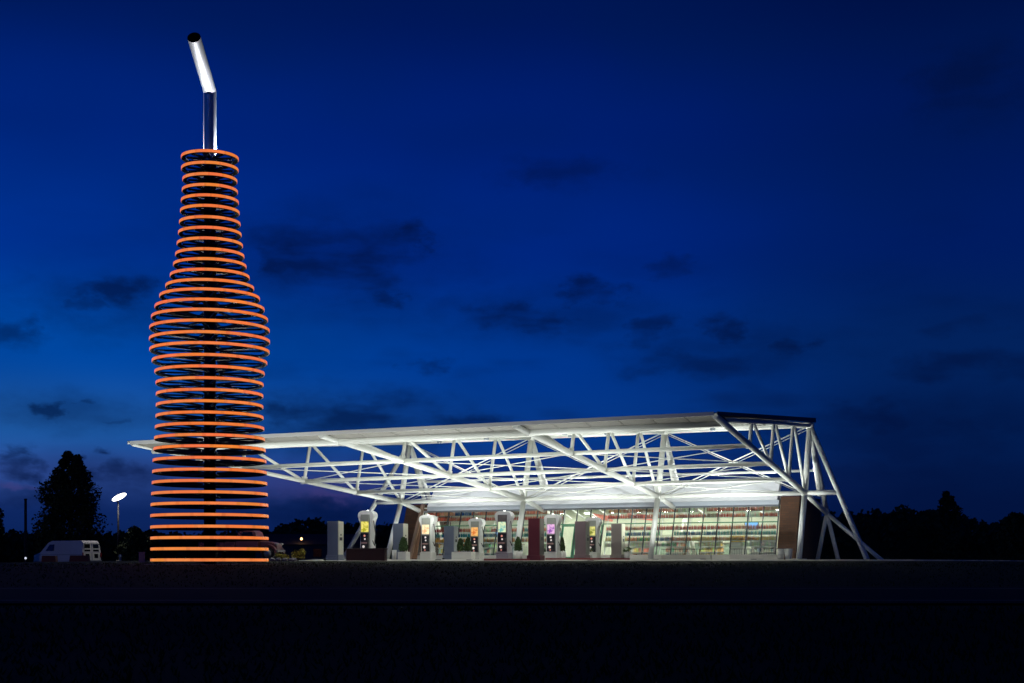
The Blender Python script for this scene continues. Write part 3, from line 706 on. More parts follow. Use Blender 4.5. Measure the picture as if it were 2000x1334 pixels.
# blue accent lamps at the foot of the silver cabinets
for (px, Y) in ((650, 72.6), (879, 82.6)):
    X = gx(px, Y); t = empty('ground_spotlight', (X - .35, Y - .3, gh(X, Y) + .02), BR, 'small blue-white ground spotlight at the foot of the %s' % ('leftmost cabinet' if px < 700 else 'pale blue-grey cabinet'), 'spotlight')
    MB().lathe([(0, 0), (.07, 0), (.08, .1), (.06, .1), (.055, .085), (0, .085)], 14).build('housing', BLACK, t)
    MB().lathe([(0, .088), (.05, .088)], 14).build('lens', mat('blue_lens', (.2, .3, .6), .3, emit=(.35, .5, 1), estr=6), t)
    spot('lamp', (0, 0, .13), (.55, .75, .9), 1.6, 80, .8, (.25, .45, 1.0), .03, t)

# ------------------------------------------------------------------ planters and topiary
def leaves(mb, n, fn, size):
    for _ in range(n):
        p, nn = fn(); a = Vector((random.gauss(0, 1), random.gauss(0, 1), random.gauss(0, 1))).normalized()
        b = a.cross(Vector((random.gauss(0, 1), random.gauss(0, 1), random.gauss(0, 1)))).normalized()
        s = size * random.uniform(.6, 1.4); p = Vector(p)
        mb.add([p - a * s, p + b * s * .6, p + a * s, p - b * s * .6], [(0, 1, 2, 3)])
    return mb
def topiary(px, Y, zb, h, w, label):
    X = gx(px, Y); t = empty('topiary', (X, Y, zb), 0, label, 'topiary', 'clipped evergreens in planters')
    def fn():
        v = random.random() ** .9; rr = w / 2 * math.sin(math.pi * min(1, .12 + .88 * (1 - v) ** .8) * .62 + .2) * (1 - v * .85) ** .45 if v < 1 else 0
        rr *= random.uniform(.75, 1.08); th = random.uniform(0, 2 * math.pi); return (rr * math.cos(th), rr * math.sin(th), .05 + v * h), None
    MB().tube((0, 0, -.1), (0, 0, h * .7), .03, .015, 8).build('stem', BARK, t)
    c = MB().lathe([(0, .04), (w * .38, .1), (w * .42, h * .3), (w * .3, h * .6), (w * .1, h * .92), (0, h * .96)], 12)
    leaves(c, 700, fn, .045); c.build('foliage', LEAFT, t)
def pot(px, Y, w, h, label, square=False, plants=False):
    X = gx(px, Y); z = gh(X, Y) + .03; t = empty('planter', (X, Y, z), BR, label, 'planter', 'white planters on the forecourt')
    if square:
        MB().bbox(-w / 2, w / 2, -.22, .22, 0, h, .02).build('tub', POT, t); MB().box(-w / 2 + .04, w / 2 - .04, -.18, .18, h - .01, h + .012).build('soil', BARK, t)
    else:
        MB().lathe([(0, 0), (w * .40, 0), (w * .5, h), (w * .44, h), (w * .42, h - .06), (0, h - .06)], 20).build('tub', POT, t)
        MB().lathe([(0, h - .05), (w * .41, h - .05)], 16).build('soil', BARK, t)
    if plants:
        c = MB(); leaves(c, 160, lambda: ((random.uniform(-w * .5, w * .5), random.uniform(-.2, .2), h + random.random() ** 2 * .22), None), .05); c.build('low_plants', LEAFT, t)
    return z + h
zt = pot(789, 77.6, .5, .40, 'square white planter at the foot of the second grey cabinet', True); topiary(788, 77.6, zt, .72, .55, 'rounded topiary in front of the second grey cabinet')
zt = pot(905, 81.6, 1.25, .42, 'long white planter box under the paired topiaries', True)
topiary(899, 81.6, zt, .68, .40, 'left topiary of the pair beside the orange-screen pump'); topiary(914, 81.6, zt, .76, .46, 'right topiary of the pair beside the orange-screen pump')
zt = pot(1012, 79.0, .52, .42, 'round white pot below the pointed topiary'); topiary(1012, 79.0, zt, .72, .44, 'egg-shaped topiary left of the dark red cabinet')
pot(1064, 79.6, .46, .40, 'grey white pot with dark low plants beside the dark red cabinet', False, True)
zt = pot(1099, 80.5, .34, .42, 'narrow white pot right of the violet-screen pump'); topiary(1098, 80.5, zt, .7, .34, 'slim dark topiary right of the violet-screen pump')
pot(1150, 80.8, .44, .44, 'white pot in front of the lime-screen pump', False, True)
pot(1225, 81.2, .36, .44, 'small white pot with low plants right of the grey brown cabinet', False, True)
pot(1525, 80.6, .42, .58, 'left of the two tall white planters at the right brick end')
pot(1540, 80.2, .44, .58, 'right of the two tall white planters at the right brick end')
pot(770, 78.0, .26, .5, 'slim white tub against the second grey cabinet')
# dark maroon low wall hiding the foot of the leftmost hooded pump
X = gx(714, 71.5)
t = empty('low_barrier', (X, 71.5, gh(X, 71.5)), BR, 'dark maroon low wall in front of the leftmost hooded pump', 'barrier')
MB().bbox(-1.05, 1.15, -.12, .12, -.05, .56, .03).build('wall_body', mat('maroon_block', (.035, .008, .01), .8, noise=.2, nscale=3), t)
MB().bbox(-1.08, 1.18, -.15, .15, .56, .62, .02).build('coping', mat('maroon_block2', (.03, .012, .012), .8), t)
# red island kerbs
REDK = mat('red_kerb', (.20, .03, .03), .7, noise=.15, nscale=3)
for (a, b, Y, lab) in ((945, 1035, 72.2, 'low red kerb under the tall dark pump'), (1065, 1230, 77.0, 'low red kerb in front of the shop doors')):
    x0, x1 = gx(a, Y), gx(b, Y)
    o = MB().bbox(-(x1 - x0) / 2, (x1 - x0) / 2, -.08, .08, -.06, .09, .02).build('island_kerb', REDK, None, ((x0 + x1) / 2, Y, gh((x0 + x1) / 2, Y) + .03)); tag(o, lab, 'kerb', 'red kerbs of the pump islands')

# ------------------------------------------------------------------ giant bottle
BY = 56.4; BX = gx(410, BY); BZ = gh(BX, BY)
bt = empty('bottle_sculpture', (BX, BY, BZ), 0, 'giant soda bottle of stacked glowing orange rings with a bent metal straw', 'sculpture')
YC = [294, 316.7, 339, 360, 380.5, 401, 423, 443.6, 464.6, 485.6, 505, 525.6, 545.6, 564, 584, 603.7, 625, 647.5, 669, 692, 714.6, 737.5, 760.2, 782.5, 804.5, 826.6, 848.6, 870.6, 893.2, 916, 938.2, 960.3, 982.3, 1004.5, 1027.5, 1049.6, 1071.5, 1093.5]
RP = [56.4, 56, 53.6, 54.6, 56.4, 58, 60, 62, 64.6, 67.6, 71.8, 78.1, 87, 98.7, 108, 114.8, 118.2, 118.8, 118, 113.5, 108.3, 106, 105.4, 105.4, 106, 107.3, 108.8, 110.3, 111.7, 112.6, 113.4, 114.5, 115.6, 116.2, 116.3, 116.2, 116.2, 116.2]
LED = led_mat('orange_led')
spoke_me = MB().box(.2, 1.0, -.065, .065, -.035, .02).mesh('spoke', DARKST)
NS = 96
for k, (yc, rp) in enumerate(zip(YC, RP)):
    r = rp / FPX * BY * .968
    zc = EYE + (HZ - yc) / FPX * (BY - r) - BZ
    hb = .053
    ring = MB(); band = MB()
    prof = [(r, -hb - .012), (r, hb + .012), (r - .05, hb + .012), (r - .15, hb * .3), (r - .15, -hb * .7), (r - .05, -hb - .025)]
    n = NS; P_ = len(prof); v = []
    for i in range(n):
        t = 2 * math.pi * i / n
        for (pr, pz) in prof: v.append((pr * math.cos(t), pr * math.sin(t), pz))
    ring.add(v, [(i * P_ + j, ((i + 1) % n) * P_ + j, ((i + 1) % n) * P_ + (j + 1) % P_, i * P_ + (j + 1) % P_) for i in range(n) for j in range(P_)], smooth=False)
    ro = ring.build('ring', DARKST, bt, (0, 0, zc))
    seg = 12; warm = .5 + .5 * (k / 37.0); cols = []
    for q in range(seg + 1):
        g = .200 + .03 * smooth(.72, 1, k / 37.0) + random.uniform(-.03, .03); cols.append((.86 * random.uniform(.95, 1.04), g, 0.046 + random.uniform(-.012, .018)))
    o0 = random.randint(0, 7)
    v = []
    ro_, hh = r + .014, hb
    for i in range(n):
        t = 2 * math.pi * i / n
        for (pr, pz) in ((r - .004, -hh), (ro_ - .005, -hh), (ro_, -hh + .012), (ro_, hh - .012), (ro_ - .005, hh), (r - .004, hh)): v.append((pr * math.cos(t), pr * math.sin(t), pz))
    for i in range(n):
        c = cols[((i + o0) * seg // n) % seg]
        if (i + o0) % 8 == 0: c = tuple(x * .86 for x in c)
        for j in range(5):
            band.f.append((i * 6 + j, ((i + 1) % n) * 6 + j, ((i + 1) % n) * 6 + j + 1, i * 6 + j + 1)); band.sm.append(False); band.col.append(c)
    band.v = v
    band.build('light_band', LED, ro)
    for q in range(9): put('spoke', spoke_me, ro, (0, 0, -.02), R(40 * q + (9 if k % 2 else -6)), (r - .2, 1, 1))
topz = EYE + (HZ - 294) / FPX * BY - BZ
MB().tube((0, 0, -.1), (0, 0, topz - .2), .225, .225, 24).build('central_mast', DARKST, bt)
MB().lathe([(0, 0), (2.5, 0), (2.5, .06), (0, .06)], 48, (0, 0, -.06)).build('plinth', CONC, bt)
# straw
zb_ = EYE + (HZ - 178) / FPX * BY - BZ
ax = Vector((-.03, -.90, .43)).normalized(); SL = 2.72; SR = .245
st = MB(); n = 28
mit = (Vector((0, 0, 1)) + ax).normalized()
v = []
def ringpts(c, nrm_axis, r):      # circle round 'nrm_axis' direction sheared on to the mitre plane
    out = []
    for i in range(n):
        t = 2 * math.pi * i / n; o = Vector((math.cos(t), math.sin(t), 0)) * r
        out.append(o)
    return out
lo = [Vector((o.x, o.y, topz - .6)) for o in ringpts(0, 0, SR)]
mi = []
for o in ringpts(0, 0, SR):
    z = -(o.x * mit.x + o.y * mit.y) / mit.z
    mi.append(Vector((o.x, o.y, zb_ + z)))
hi = [p + ax * (SL - (p - Vector((0, 0, zb_))).dot(ax)) for p in mi]
MB().add(lo + mi, [(i, (i + 1) % n, n + (i + 1) % n, n + i) for i in range(n)], smooth=True).build('straw', mat('straw_steel', (.55, .56, .60), .33, .95), bt)
DIMSTRAW = mat('dimmed_straw_tip', (.15, .152, .162), .42, .2, noise=.05, nscale=3)  # same tube as the straw, colour darkened against the lamps' glare
tipo = MB().add(mi + hi, [(i, (i + 1) % n, n + (i + 1) % n, n + i) for i in range(n)], smooth=True).build('straw_tip', DIMSTRAW, bt)
c_hi = Vector((0, 0, zb_)) + ax * SL
rim = [c_hi + (p - c_hi) * .93 for p in hi]; deep = [p - ax * .5 for p in rim]
inn = MB().add(hi + rim + deep + [c_hi - ax * .5], [(i, (i + 1) % n, n + (i + 1) % n, n + i) for i in range(n)] + [(n + i, n + (i + 1) % n, 2 * n + (i + 1) % n, 2 * n + i) for i in range(n)] + [(2 * n + i, 2 * n + (i + 1) % n, 3 * n) for i in range(n)])
inn.build('straw_opening', BLACK, tipo)
# uplights inside the bottle's mouth; the front one is added for the straw tip
for (ux, uy, tx, ty, pw, sz) in ((-.66, .36, .42, -.24, 1700, 130), (.70, .34, -.42, -.22, 2600, 130), (0, -.82, 0, -.85, 150, 52)):
    f = MB().lathe([(0, -.14), (.06, -.13), (.11, -.02), (.12, .1), (.1, .1), (.09, .06), (0, .06)], 16).build('uplight', CHROME, bt, (ux, uy, topz - .34))
    MB().lathe([(0, .17), (.05, .155), (.085, .11), (.09, .065)], 14).build('lens', LENS, f)
    spot('lamp', (0, 0, .24), (tx, ty, 3.2 if not ux else .9), pw, sz, .8, (.93, .95, 1), .06, f)

# ------------------------------------------------------------------ trees
def tree(name, px, Y, h, w, label, shape='oval', n=9000, zb=None, conic=.0, leaf=.16):
    X = gx(px, Y); z = gh(X, Y) if zb is None else zb
    t = empty(name, (X, Y, z), random.uniform(0, 6), label, 'tree', 'trees around the site')
    tr = MB(); tr.tube((0, 0, -.2), (0, 0, h * .75), w * .035 + .08, .04, 10)
    lobes = []
    nl = 26
    for k in range(nl):
        v = .16 + .80 * k / (nl - 1)
        rad = w / 2 * (math.sin(math.pi * (v ** (.75 + conic)) * .94 + .05)) ** .75
        if conic: rad = w / 2 * (min(1, (v - .06) / .20)) ** .6 * (1 - v) ** .62 * 1.35
        th = k * 2.4 + random.uniform(-.4, .4); rr = rad * random.uniform(.35, .78)
        c = Vector((rr * math.cos(th), rr * math.sin(th), v * h)); s = max(.45, rad * random.uniform(.34, .55))
        lobes.append((c, s)); tr.tube((0, 0, max(.1 * h, c.z - rr * .8)), c, .05 + w * .006, .02, 6)
    tr.build('trunk', BARK, t)
    cr = MB()
    def fn():
        c, s = random.choice(lobes)
        d = Vector((random.gauss(0, 1), random.gauss(0, 1), random.gauss(0, 1) * 1.25)); d = d.normalized() * s * random.random() ** .38 * random.uniform(.8, 1.18)
        return c + d, None
    leaves(cr, n, fn, leaf); cr.build('crown', LEAF, t)
tree('conifer_tree', 138, 132, gz(884, 132) + .5, 6.7, 'large dark conical tree standing behind the parked van', conic=.4, n=14000, leaf=.15)
tree('tree', -16, 120, 5.6, 2.4, 'dark tree cut off by the left edge', n=3000)
tree('tree', 1850, 190, gz(962, 190) + .6, 5.4, 'dark tree standing tallest over the right-hand tree line', conic=.3, n=6000, leaf=.2)
tree('tree', 1990, 170, gz(1008, 170) + .6, 6.5, 'dark bushy tree at the far right edge', n=6000, leaf=.2)
tree('tree', 266, 120, 2.9, 3.0, 'low dark bushy tree just left of the orange bottle', n=3500, leaf=.14)
# far wood as one mass
wd = MB()
def skyline(px):
    pts = [(-300, 1052), (0, 1044), (60, 1048), (200, 1046), (250, 1040), (290, 1044), (330, 1048), (520, 1040), (560, 1030), (585, 1021), (610, 1020), (640, 1028), (680, 1024), (720, 1034), (790, 1030), (900, 1030), (1500, 1025),
           (1600, 1010), (1690, 1006), (1760, 998), (1800, 1002), (1850, 1000), (1890, 1012), (1930, 1030), (1960, 1020), (2000, 1008), (2300, 1020)]
    for (a, ya), (b, yb) in zip(pts, pts[1:]):
        if a <= px <= b: return ya + (yb - ya) * (px - a) / (b - a)
    return 1040
for _ in range(2600):
    px = random.uniform(-280, 2280)
    if 850 < px < 1480: continue
    Y = random.uniform(175, 230); X = gx(px, Y); top = gz(skyline(px), Y) + random.gauss(0, .28)
    zz = -.6 + (top + .6) * random.random() ** .6; s = random.uniform(.5, 1.3)
    zz = min(zz, top - s * .7)
    for _q in range(16):
        d = Vector((random.gauss(0, 1), random.gauss(0, 1), random.gauss(0, 1))).normalized() * s * random.random() ** .4; p = Vector((X, Y, zz)) + d
        a = Vector((random.gauss(0, 1), random.gauss(0, 1), random.gauss(0, 1))).normalized(); b = a.orthogonal(); q = random.uniform(.22, .5)
        wd.add([p - a * q, p + b * q * .7, p + a * q, p - b * q * .7], [(0, 1, 2, 3)])
for Y in (200, 232):      # solid core of the wood, uneven ridge
    xs = fr(-280, 2280, 260); v = []
    for px in xs:
        top = gz(skyline(px) + 9 + random.uniform(-2, 3), Y); v += [(gx(px, Y), Y, -.7), (gx(px, Y), Y + 3, top * .9), (gx(px, Y), Y + 12, -.7)]
    wd.add(v, [(3 * i + j, 3 * i + 3 + j, 3 * i + 4 + j, 3 * i + 1 + j) for i in range(len(xs) - 1) for j in range(2)])
tag(wd.build('distant_wood', LEAF), 'dark distant belt of trees along the horizon', 'wood', kind='stuff')

# ------------------------------------------------------------------ grass
gr = MB()
for _ in range(16000):
    if random.random() < .45: Y = random.uniform(5.5, 13.3)
    else: Y = random.uniform(24.2, 62)
    X = random.uniform(-.40, .40) * Y; z = gh(X, Y)
    if (X - BX) ** 2 + (Y - BY) ** 2 < 7: continue
    h = random.uniform(.02, .055); a = random.uniform(0, 6.28); w = .006 + .0004 * Y; lean = random.uniform(-.04, .04)
    dx, dy = math.cos(a) * w, math.sin(a) * w
    gr.add([(X - dx, Y - dy, z - .01), (X + dx, Y + dy, z - .01), (X + lean, Y + lean * .6, z + h)], [(0, 1, 2)])
tag(gr.build('grass', BLADE), 'short dark mown grass in the foreground and on the bank', 'grass', kind='stuff')

# ------------------------------------------------------------------ parking lamp and poles on the left
LY = 122.0; X = gx(231, LY); z0 = gh(X, LY); zt = gz(980, LY) - z0
t = empty('parking_lamp', (X, LY, z0), 0, 'lit parking lamp with a tilted oval head left of the orange bottle', 'street lamp')
MB().tube((0, 0, -.1), (0, 0, zt), .10, .07, 12).build('post', DARKST, t)
MB().lathe([(0, 0), (.22, 0), (.22, .45), (.1, .5), (0, .5)], 16).build('footing', CURB, t)
ax2 = Vector((1, 0, .48)).normalized(); nrm = Vector((-.30, -.86, -.1)); nrm = (nrm - ax2 * nrm.dot(ax2)).normalized(); sd = ax2.cross(nrm)
hc = Vector((.10, -.1, zt + .38))
def disc(mb, off, a, b, n=28):
    pts = [hc + nrm * off + ax2 * a * math.cos(2 * math.pi * i / n) + sd * b * math.sin(2 * math.pi * i / n) for i in range(n)]; return pts
n = 28; o_, i_, bk = disc(None, 0, .64, .21), disc(None, .03, .58, .175), disc(None, -.16, .45, .14)
hd = MB().add(bk + o_, [(i, (i + 1) % n, n + (i + 1) % n, n + i) for i in range(n)] + [tuple(range(n))], smooth=True).build('lamp_head', DARKST, t)
MB().add(o_ + i_, [(i, (i + 1) % n, n + (i + 1) % n, n + i) for i in range(n)] + [tuple(range(n, 2 * n))]).build('lens', mat('parking_lens', (.9, .9, .9), .3, emit=(1, .97, .9), estr=5.0), hd)
MB().tube((0, 0, zt - .1), hc - nrm * .1 - ax2 * .35, .06, .05, 10).build('arm', CURB, t)
spot('lamp', hc + nrm * .15, hc + nrm * 3 + Vector((1.2, 0, -3.4)), 520, 130, .7, (1, .95, .85), .2, t)
lampB = copy_tree(bpy.data.objects['parking_lamp']); lampB.location = (-58, 96, gh(-58, 96)); lampB.rotation_euler = (0, 0, R(115))
lampB['label'] = 'lit parking lamp beyond the left edge of the picture'
for ch in lampB.children:
    if ch.type == 'LIGHT':
        ch.data = ch.data.copy(); ch.data.energy = 650; ch.data.spot_size = R(150)
for (px, Y, top, r_, lab) in ((50, 150, 976, .16, 'tall thin dark pole left of the conical tree'),):
    X = gx(px, Y); z0 = gh(X, Y); t = empty('utility_pole', (X, Y, z0), 0, lab, 'pole')
    MB().tube((0, 0, -.2), (0, 0, gz(top, Y) - z0), r_, r_ * .8, 12).build('shaft', BARK, t); MB().lathe([(0, 0), (r_ * 1.1, 0), (r_ * .9, .12), (0, .14)], 12, (0, 0, gz(top, Y) - z0 - .02)).build('cap', DARKST, t)
# small bollard at the lamp's foot, white utility box beside the bottle
X = gx(235, 112); t = empty('bollard', (X, 112, gh(X, 112)), 0, 'short pale bollard below the parking lamp', 'bollard')
MB().tube((0, 0, 0), (0, 0, .62), .09, .08, 12).build('shaft', CURB, t); MB().lathe([(0, 0), (.11, 0), (.12, .1), (.06, .19), (0, .2)], 14, (0, 0, .62)).build('cap', POT, t)
X = gx(277, 66); z = gh(X, 66); t = empty('utility_box', (X, 66, z), R(12), 'small grey utility box on the grass left of the bottle', 'box')
MB().bbox(-.13, .13, -.1, .1, -.02, .42, .015).build('casing', mat('box_grey', (.30, .30, .34), .6), t); MB().bbox(-.15, .15, -.12, .12, .42, .46, .01).build('lid', TRIM, t); MB().box(-.1, .1, -.106, -.1, .08, .38).build('door', TRIM, t)

# ------------------------------------------------------------------ vehicles
VG = mat('vehicle_glass', (.01, .012, .016), .08); TYRE = mat('tyre', (.012, .012, .012), .8); RIM = mat('rim', (.35, .35, .37), .35, .7)
def wheel(parent, x, y, r, w=.22):
    o = MB().lathe([(r * .62, -w / 2), (r * .93, -w / 2), (r, -w / 2 + .04), (r, w / 2 - .04), (r * .93, w / 2), (r * .62, w / 2)], 20).build('wheel', TYRE, parent, (x, y, r)); o.rotation_euler = (R(90), 0, 0)
    MB().lathe([(0, -w / 2 + .03), (r * .62, -w / 2 + .02), (r * .62, w / 2 - .02), (0, w / 2 - .03)], 16).build('rim', RIM, o)
def body(prof, w, taper, m, name, parent, bev=.06):
    bm = bmesh.new(); n = len(prof)
    zmax = max(z for x, z in prof)
    L_ = []; R_ = []
    for x, z in prof:
        k = w / 2 * (1 - taper * max(0, (z - zmax * .45) / (zmax * .55)) ** 1.3)
        L_.append(bm.verts.new((x, -k, z))); R_.append(bm.verts.new((x, k, z)))
    bm.faces.new(L_); bm.faces.new(list(reversed(R_)))
    for i in range(n): bm.faces.new((L_[i], R_[i], R_[(i + 1) % n], L_[(i + 1) % n]))
    bmesh.ops.recalc_face_normals(bm, faces=bm.faces[:])
    bmesh.ops.bevel(bm, geom=bm.edges[:], offset=bev, segments=3, affect='EDGES', profile=.6, clamp_overlap=True)
    mb = MB().add([v.co[:] for v in bm.verts], [[v.index for v in f.verts] for f in bm.faces], smooth=False); bm.free()
    return mb.build(name, m, parent)
# van: rear at +x
VY = 122.0; X = gx(132, VY); z0 = gh(X, VY)
VANW = mat('van_white', (.60, .58, .62), .3, noise=.05, nscale=1)
v = empty('parked_van', (X, VY, z0), R(-33), 'pale parked van with its white rear turned this way, under the conical tree', 'van')
body([(-2.95, .42), (-2.98, .95), (-2.2, 1.18), (-1.35, 1.98), (-.9, 2.14), (2.6, 2.14), (2.78, 2.0), (2.9, 1.2), (2.92, .42)], 2.0, .16, VANW, 'body', v)
for x in (-2.0, 1.95):
    for y in (-.86, .86): wheel(v, x, y, .36)
for (x0, x1, z0_, z1_, nm) in ((-.84, -.06, 1.38, 1.86, 'side_window'),):
    MB().hexa([(-1.5, -1.0, 1.32), (-.55, -1.0, 1.32), (-.55, -.94, 1.32), (-1.5, -.94, 1.32), (-1.1, -.9, 1.84), (-.55, -.9, 1.84), (-.55, -.82, 1.84), (-1.1, -.82, 1.84)]).build('side_window', VG, v)
MB().hexa([(-2.12, -.78, 1.24), (-2.12, .78, 1.24), (-2.04, .78, 1.22), (-2.04, -.78, 1.22), (-1.46, -.70, 1.90), (-1.46, .70, 1.90), (-1.38, .70, 1.88), (-1.38, -.70, 1.88)]).build('windscreen', VG, v)
for s in (-1, 1):
    d = MB().hexa([(2.905, s * .47 - .40, .55), (2.945, s * .47 - .40, .55), (2.945, s * .47 + .40, .55), (2.905, s * .47 + .40, .55),
                   (2.80, s * .44 - .36, 1.98), (2.84, s * .44 - .36, 1.98), (2.84, s * .44 + .36, 1.98), (2.80, s * .44 + .36, 1.98)]).build('rear_door', mat('van_door', (.72, .72, .68), .35), v)
    for (za, zb2) in ((1.52, 1.86), (1.26, 1.40), (.72, 1.06)):
        xa = 2.945 - .105 * (za - .55) / 1.43 + .004; xb = 2.945 - .105 * (zb2 - .55) / 1.43 + .004; hw = .30 if za > 1.1 else .2
        MB().hexa([(xa - .03, s * .45 - hw, za), (xa, s * .45 - hw, za), (xa, s * .45 + hw, za), (xa - .03, s * .45 + hw, za), (xb - .03, s * .45 - hw, zb2), (xb, s * .45 - hw, zb2), (xb, s * .45 + hw, zb2), (xb - .03, s * .45 + hw, zb2)]).build('door_window' if za > 1.1 else 'vent_panel', VG, d)
    MB().bbox(2.9, 2.96, s * .93 - .05, s * .93 + .05, .8, 1.15, .01).build('tail_light', mat('tail_red', (.35, .02, .02), .3), v)
MB().bbox(2.88, 3.05, -.95, .95, .38, .56, .03).build('rear_bumper', TRIM, v); MB().bbox(-3.08, -2.9, -.95, .95, .38, .6, .03).build('front_bumper', TRIM, v)
MB().box(-2.4, 2.8, -.995, -.975, .98, 1.02).build('side_moulding', TRIM, v)
# a small lit lamp near the van's nose
X = gx(50, 118); t = empty('garden_light', (X, 118, gh(X, 118)), 0, 'small white marker light in front of the van nose', 'lamp')
MB().tube((0, 0, 0), (0, 0, .62), .03, .03, 8).build('stake', BLACK, t); MB().lathe([(0, 0), (.07, .02), (.09, .1), (.05, .17), (0, .18)], 12, (0, 0, .6)).build('globe', mat('globe', (.8, .8, .8), .3, emit=(.8, .85, 1), estr=.9), t)
# dark red low blocks in front of the van
REDB = mat('red_barrier', (.17, .025, .018), .6, noise=.2, nscale=2)
for (a, b, lab) in ((82, 112, 'dark red barrier block below the van, left one'), (136, 176, 'dark red barrier block below the van, right one')):
    Y = 112; x0, x1 = gx(a, Y), gx(b, Y); xm = (x0 + x1) / 2; t = empty('barrier_block', (xm, Y, gh(xm, Y)), 0, lab, 'barrier', 'dark red barrier blocks')
    h = (x1 - x0) / 2
    MB().prism([(-h, 0), (-h * .94, .35), (-h * .86, .78), (h * .86, .78), (h * .94, .35), (h, 0)], -.28, .28).build('block', REDB, t)
    MB().bbox(-h * .5, -h * .2, -.3, .3, -.01, .1, .01).build('foot_slot', BLACK, t); MB().bbox(h * .2, h * .5, -.3, .3, -.01, .1, .01).build('foot_slot', BLACK, t)
# red pickup behind the bottle
PY = 78.0; X = gx(468, PY); z0 = gh(X, PY)
RED = mat('truck_red', (.12, .028, .034), .4)
p = empty('pickup_truck', (X, PY, z0), R(-8), 'old red pickup truck seen through the lowest rings of the bottle', 'truck')
body([(-2.0, .42), (-2.0, .92), (-.55, .92), (-.5, .95), (.0, .95), (.0, .42)], 1.5, .0, RED, 'cargo_bed', p, .03)
body([(.02, .42), (.02, 1.0), (.12, 1.5), (.3, 1.6), (.85, 1.6), (1.05, 1.45), (1.22, 1.02), (1.22, .42)], 1.45, .14, RED, 'cab', p, .05)
body([(1.24, .45), (1.24, 1.0), (1.9, .95), (2.15, .85), (2.2, .5)], 1.0, .05, RED, 'bonnet', p, .08)
for s in (-1, 1):
    fm = MB(); pts = []
    for i in range(11):
        a = math.pi * (i / 10); pts.append((1.75 + .47 * math.cos(a), .36 + .46 * math.sin(a)))
    inner = [(1.75 + .39 * math.cos(math.pi * i / 10), .36 + .37 * math.sin(math.pi * i / 10)) for i in reversed(range(11))]
    ys = sorted((s * .5, s * .8)); fm.prism(pts + inner, ys[0], ys[1]); fm.build('fender', RED, p)
    wheel(p, 1.75, s * .66, .34, .18); wheel(p, -1.25, s * .66, .34, .18)
    MB().lathe([(0, -.06), (.09, -.04), (.11, .05), (0, .08)], 14).build('headlight', RIM, p, (2.12, s * .42, .82))
    MB().hexa([(.3, s * .735, 1.06), (1.0, s * .735, 1.06), (1.0, s * .715, 1.06), (.3, s * .715, 1.06), (.36, s * .66, 1.46), (.88, s * .66, 1.46), (.88, s * .64, 1.46), (.36, s * .64, 1.46)]).build('door_window', VG, p)
MB().bbox(2.2, 2.28, -.7, .7, .42, .54, .02).build('front_bumper', RIM, p)
for k in range(4): MB().box(-1.9 + k * .45, -1.87 + k * .45, -.77, -.752, .5, .9).build('bed_rib', RED, p)
# far car with tail lights on the right
CY = 270.0; X = gx(1983, CY); z0 = gh(X, CY)
c = empty('distant_car', (X, CY, z0), R(90), 'dark car far off at the right edge showing two red tail lights', 'car')
body([(-2.1, .35), (-2.15, .8), (-1.2, .92), (-.6, 1.35), (.7, 1.38), (1.5, .98), (2.1, .92), (2.15, .4)], 1.75, .2, mat('dark_car', (.02, .02, .03), .3), 'body', c)
for x in (-1.35, 1.35):
    for y in (-.75, .75): wheel(c, x, y, .32)
for s in (-1, 1): MB().bbox(-2.2, -2.12, s * .58 - .11, s * .58 + .11, .66, .84, .02).build('tail_light', mat('tail_lit', (.3, .02, .01), .3, emit=(1, .16, .06), estr=3.5), c)
# far house with a porch light
HY = 165.0; X = gx(600, HY); z0 = gh(X, HY)
h = empty('far_house', (X, HY, z0), R(6), 'dark low house with one orange porch light beyond the forecourt', 'house')
HW = mat('house_wall', (.10, .095, .09), .8, noise=.15, nscale=1); HR = mat('house_roof', (.05, .045, .05), .8, noise=.2, nscale=2)
MB().box(-5.5, 6.5, -3, 3, -.1, 2.3).build('wall', HW, h)
MB().hexa([(-5.9, -3.4, 2.3), (6.9, -3.4, 2.3), (6.9, 3.4, 2.3), (-5.9, 3.4, 2.3), (-4.6, -.1, 3.5), (5.6, -.1, 3.5), (5.6, .1, 3.5), (-4.6, .1, 3.5)]).build('roof', HR, h)
for x in (-3.5, 1.2, 4.2):
    w_ = MB().box(x - .5, x + .5, -3.06, -3.0, .9, 1.9).build('window', HR, h); MB().box(x - .44, x + .44, -3.075, -3.062, .96, 1.84).build('pane', VG, w_)
d = MB().box(-1.4, -.5, -3.06, -3.0, 0, 2.0).build('door', HR, h)
lp = MB().lathe([(0, 0), (.09, .03), (.13, .16), (.07, .28), (0, .3)], 12, (-.62 + .1, -3.2, gz(1056, HY) - z0)).build('porch_light', mat('porch_glow', (.8, .6, .3), .4, emit=(1, .55, .2), estr=5), h)
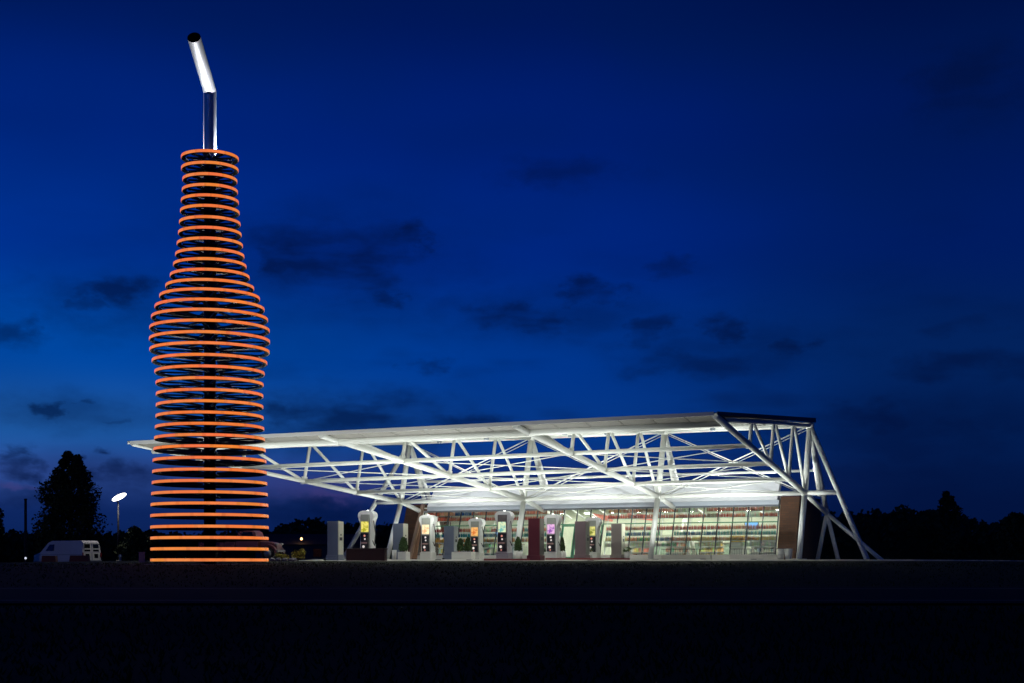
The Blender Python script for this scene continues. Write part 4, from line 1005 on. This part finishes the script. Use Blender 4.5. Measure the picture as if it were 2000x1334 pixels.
pl = bpy.data.lights.new('lamp', 'POINT'); pl.energy = 4; pl.color = (1, .6, .28); pl.shadow_soft_size = .1
po = bpy.data.objects.new('lamp', pl); COL.objects.link(po); po.parent = h; po.location = (-.52, -3.5, gz(1054, HY) - z0)
# yellow flowering bushes and stones by the bottle
YLEAF = mat('yellow_leaf', (.42, .36, .05), .8, noise=.4, nscale=5)
for k, (px, Y, w, hh, lab) in enumerate(((582, 70.5, .62, .62, 'larger yellow flowering bush right of the bottle'), (550, 71.5, .55, .42, 'smaller yellow flowering bush next to the bottle'))):
    X = gx(px, Y); t = empty('flowering_bush', (X, Y, gh(X, Y)), 0, lab, 'bush', 'yellow bushes beside the bottle')
    st_ = MB(); 
    for q in range(6): st_.tube((0, 0, 0), (random.uniform(-w, w) * .3, random.uniform(-w, w) * .3, hh * random.uniform(.5, .9)), .015, .006, 5)
    st_.build('stems', BARK, t)
    cr = MB(); lob = [(Vector((random.uniform(-w, w) * .4, random.uniform(-.2, .2), hh * random.uniform(.2, .75))), hh * random.uniform(.22, .36)) for _ in range(7)]
    def fn2():
        c_, s_ = random.choice(lob); dd = Vector((random.gauss(0, 1), random.gauss(0, 1), random.gauss(0, 1))).normalized() * s_ * random.random() ** .4; return c_ + dd, None
    leaves(cr, 900, fn2, .035); cr.build('foliage', YLEAF, t)
STONE = mat('stone', (.28, .26, .27), .9, noise=.25, nscale=6, bump=.3)
for k, (px, Y) in enumerate(((532, 69.8), (543, 69.6), (556, 69.7), (568, 69.5), (575, 69.9))):
    X = gx(px, Y); bm = bmesh.new(); bmesh.ops.create_icosphere(bm, subdivisions=2, radius=.14)
    for v_ in bm.verts: v_.co *= random.uniform(.85, 1.15); v_.co.z *= .75
    mb = MB().add([v_.co[:] for v_ in bm.verts], [[q.index for q in f.verts] for f in bm.faces], smooth=False); bm.free()
    o = mb.build('border_stone', STONE, None, (X, Y, gh(X, Y) + .08), random.uniform(0, 3)); tag(o, 'small grey border stone, %s from the bottle among five' % ['first', 'second', 'third', 'fourth', 'fifth'][k], 'stone', 'stones edging the yellow bushes')
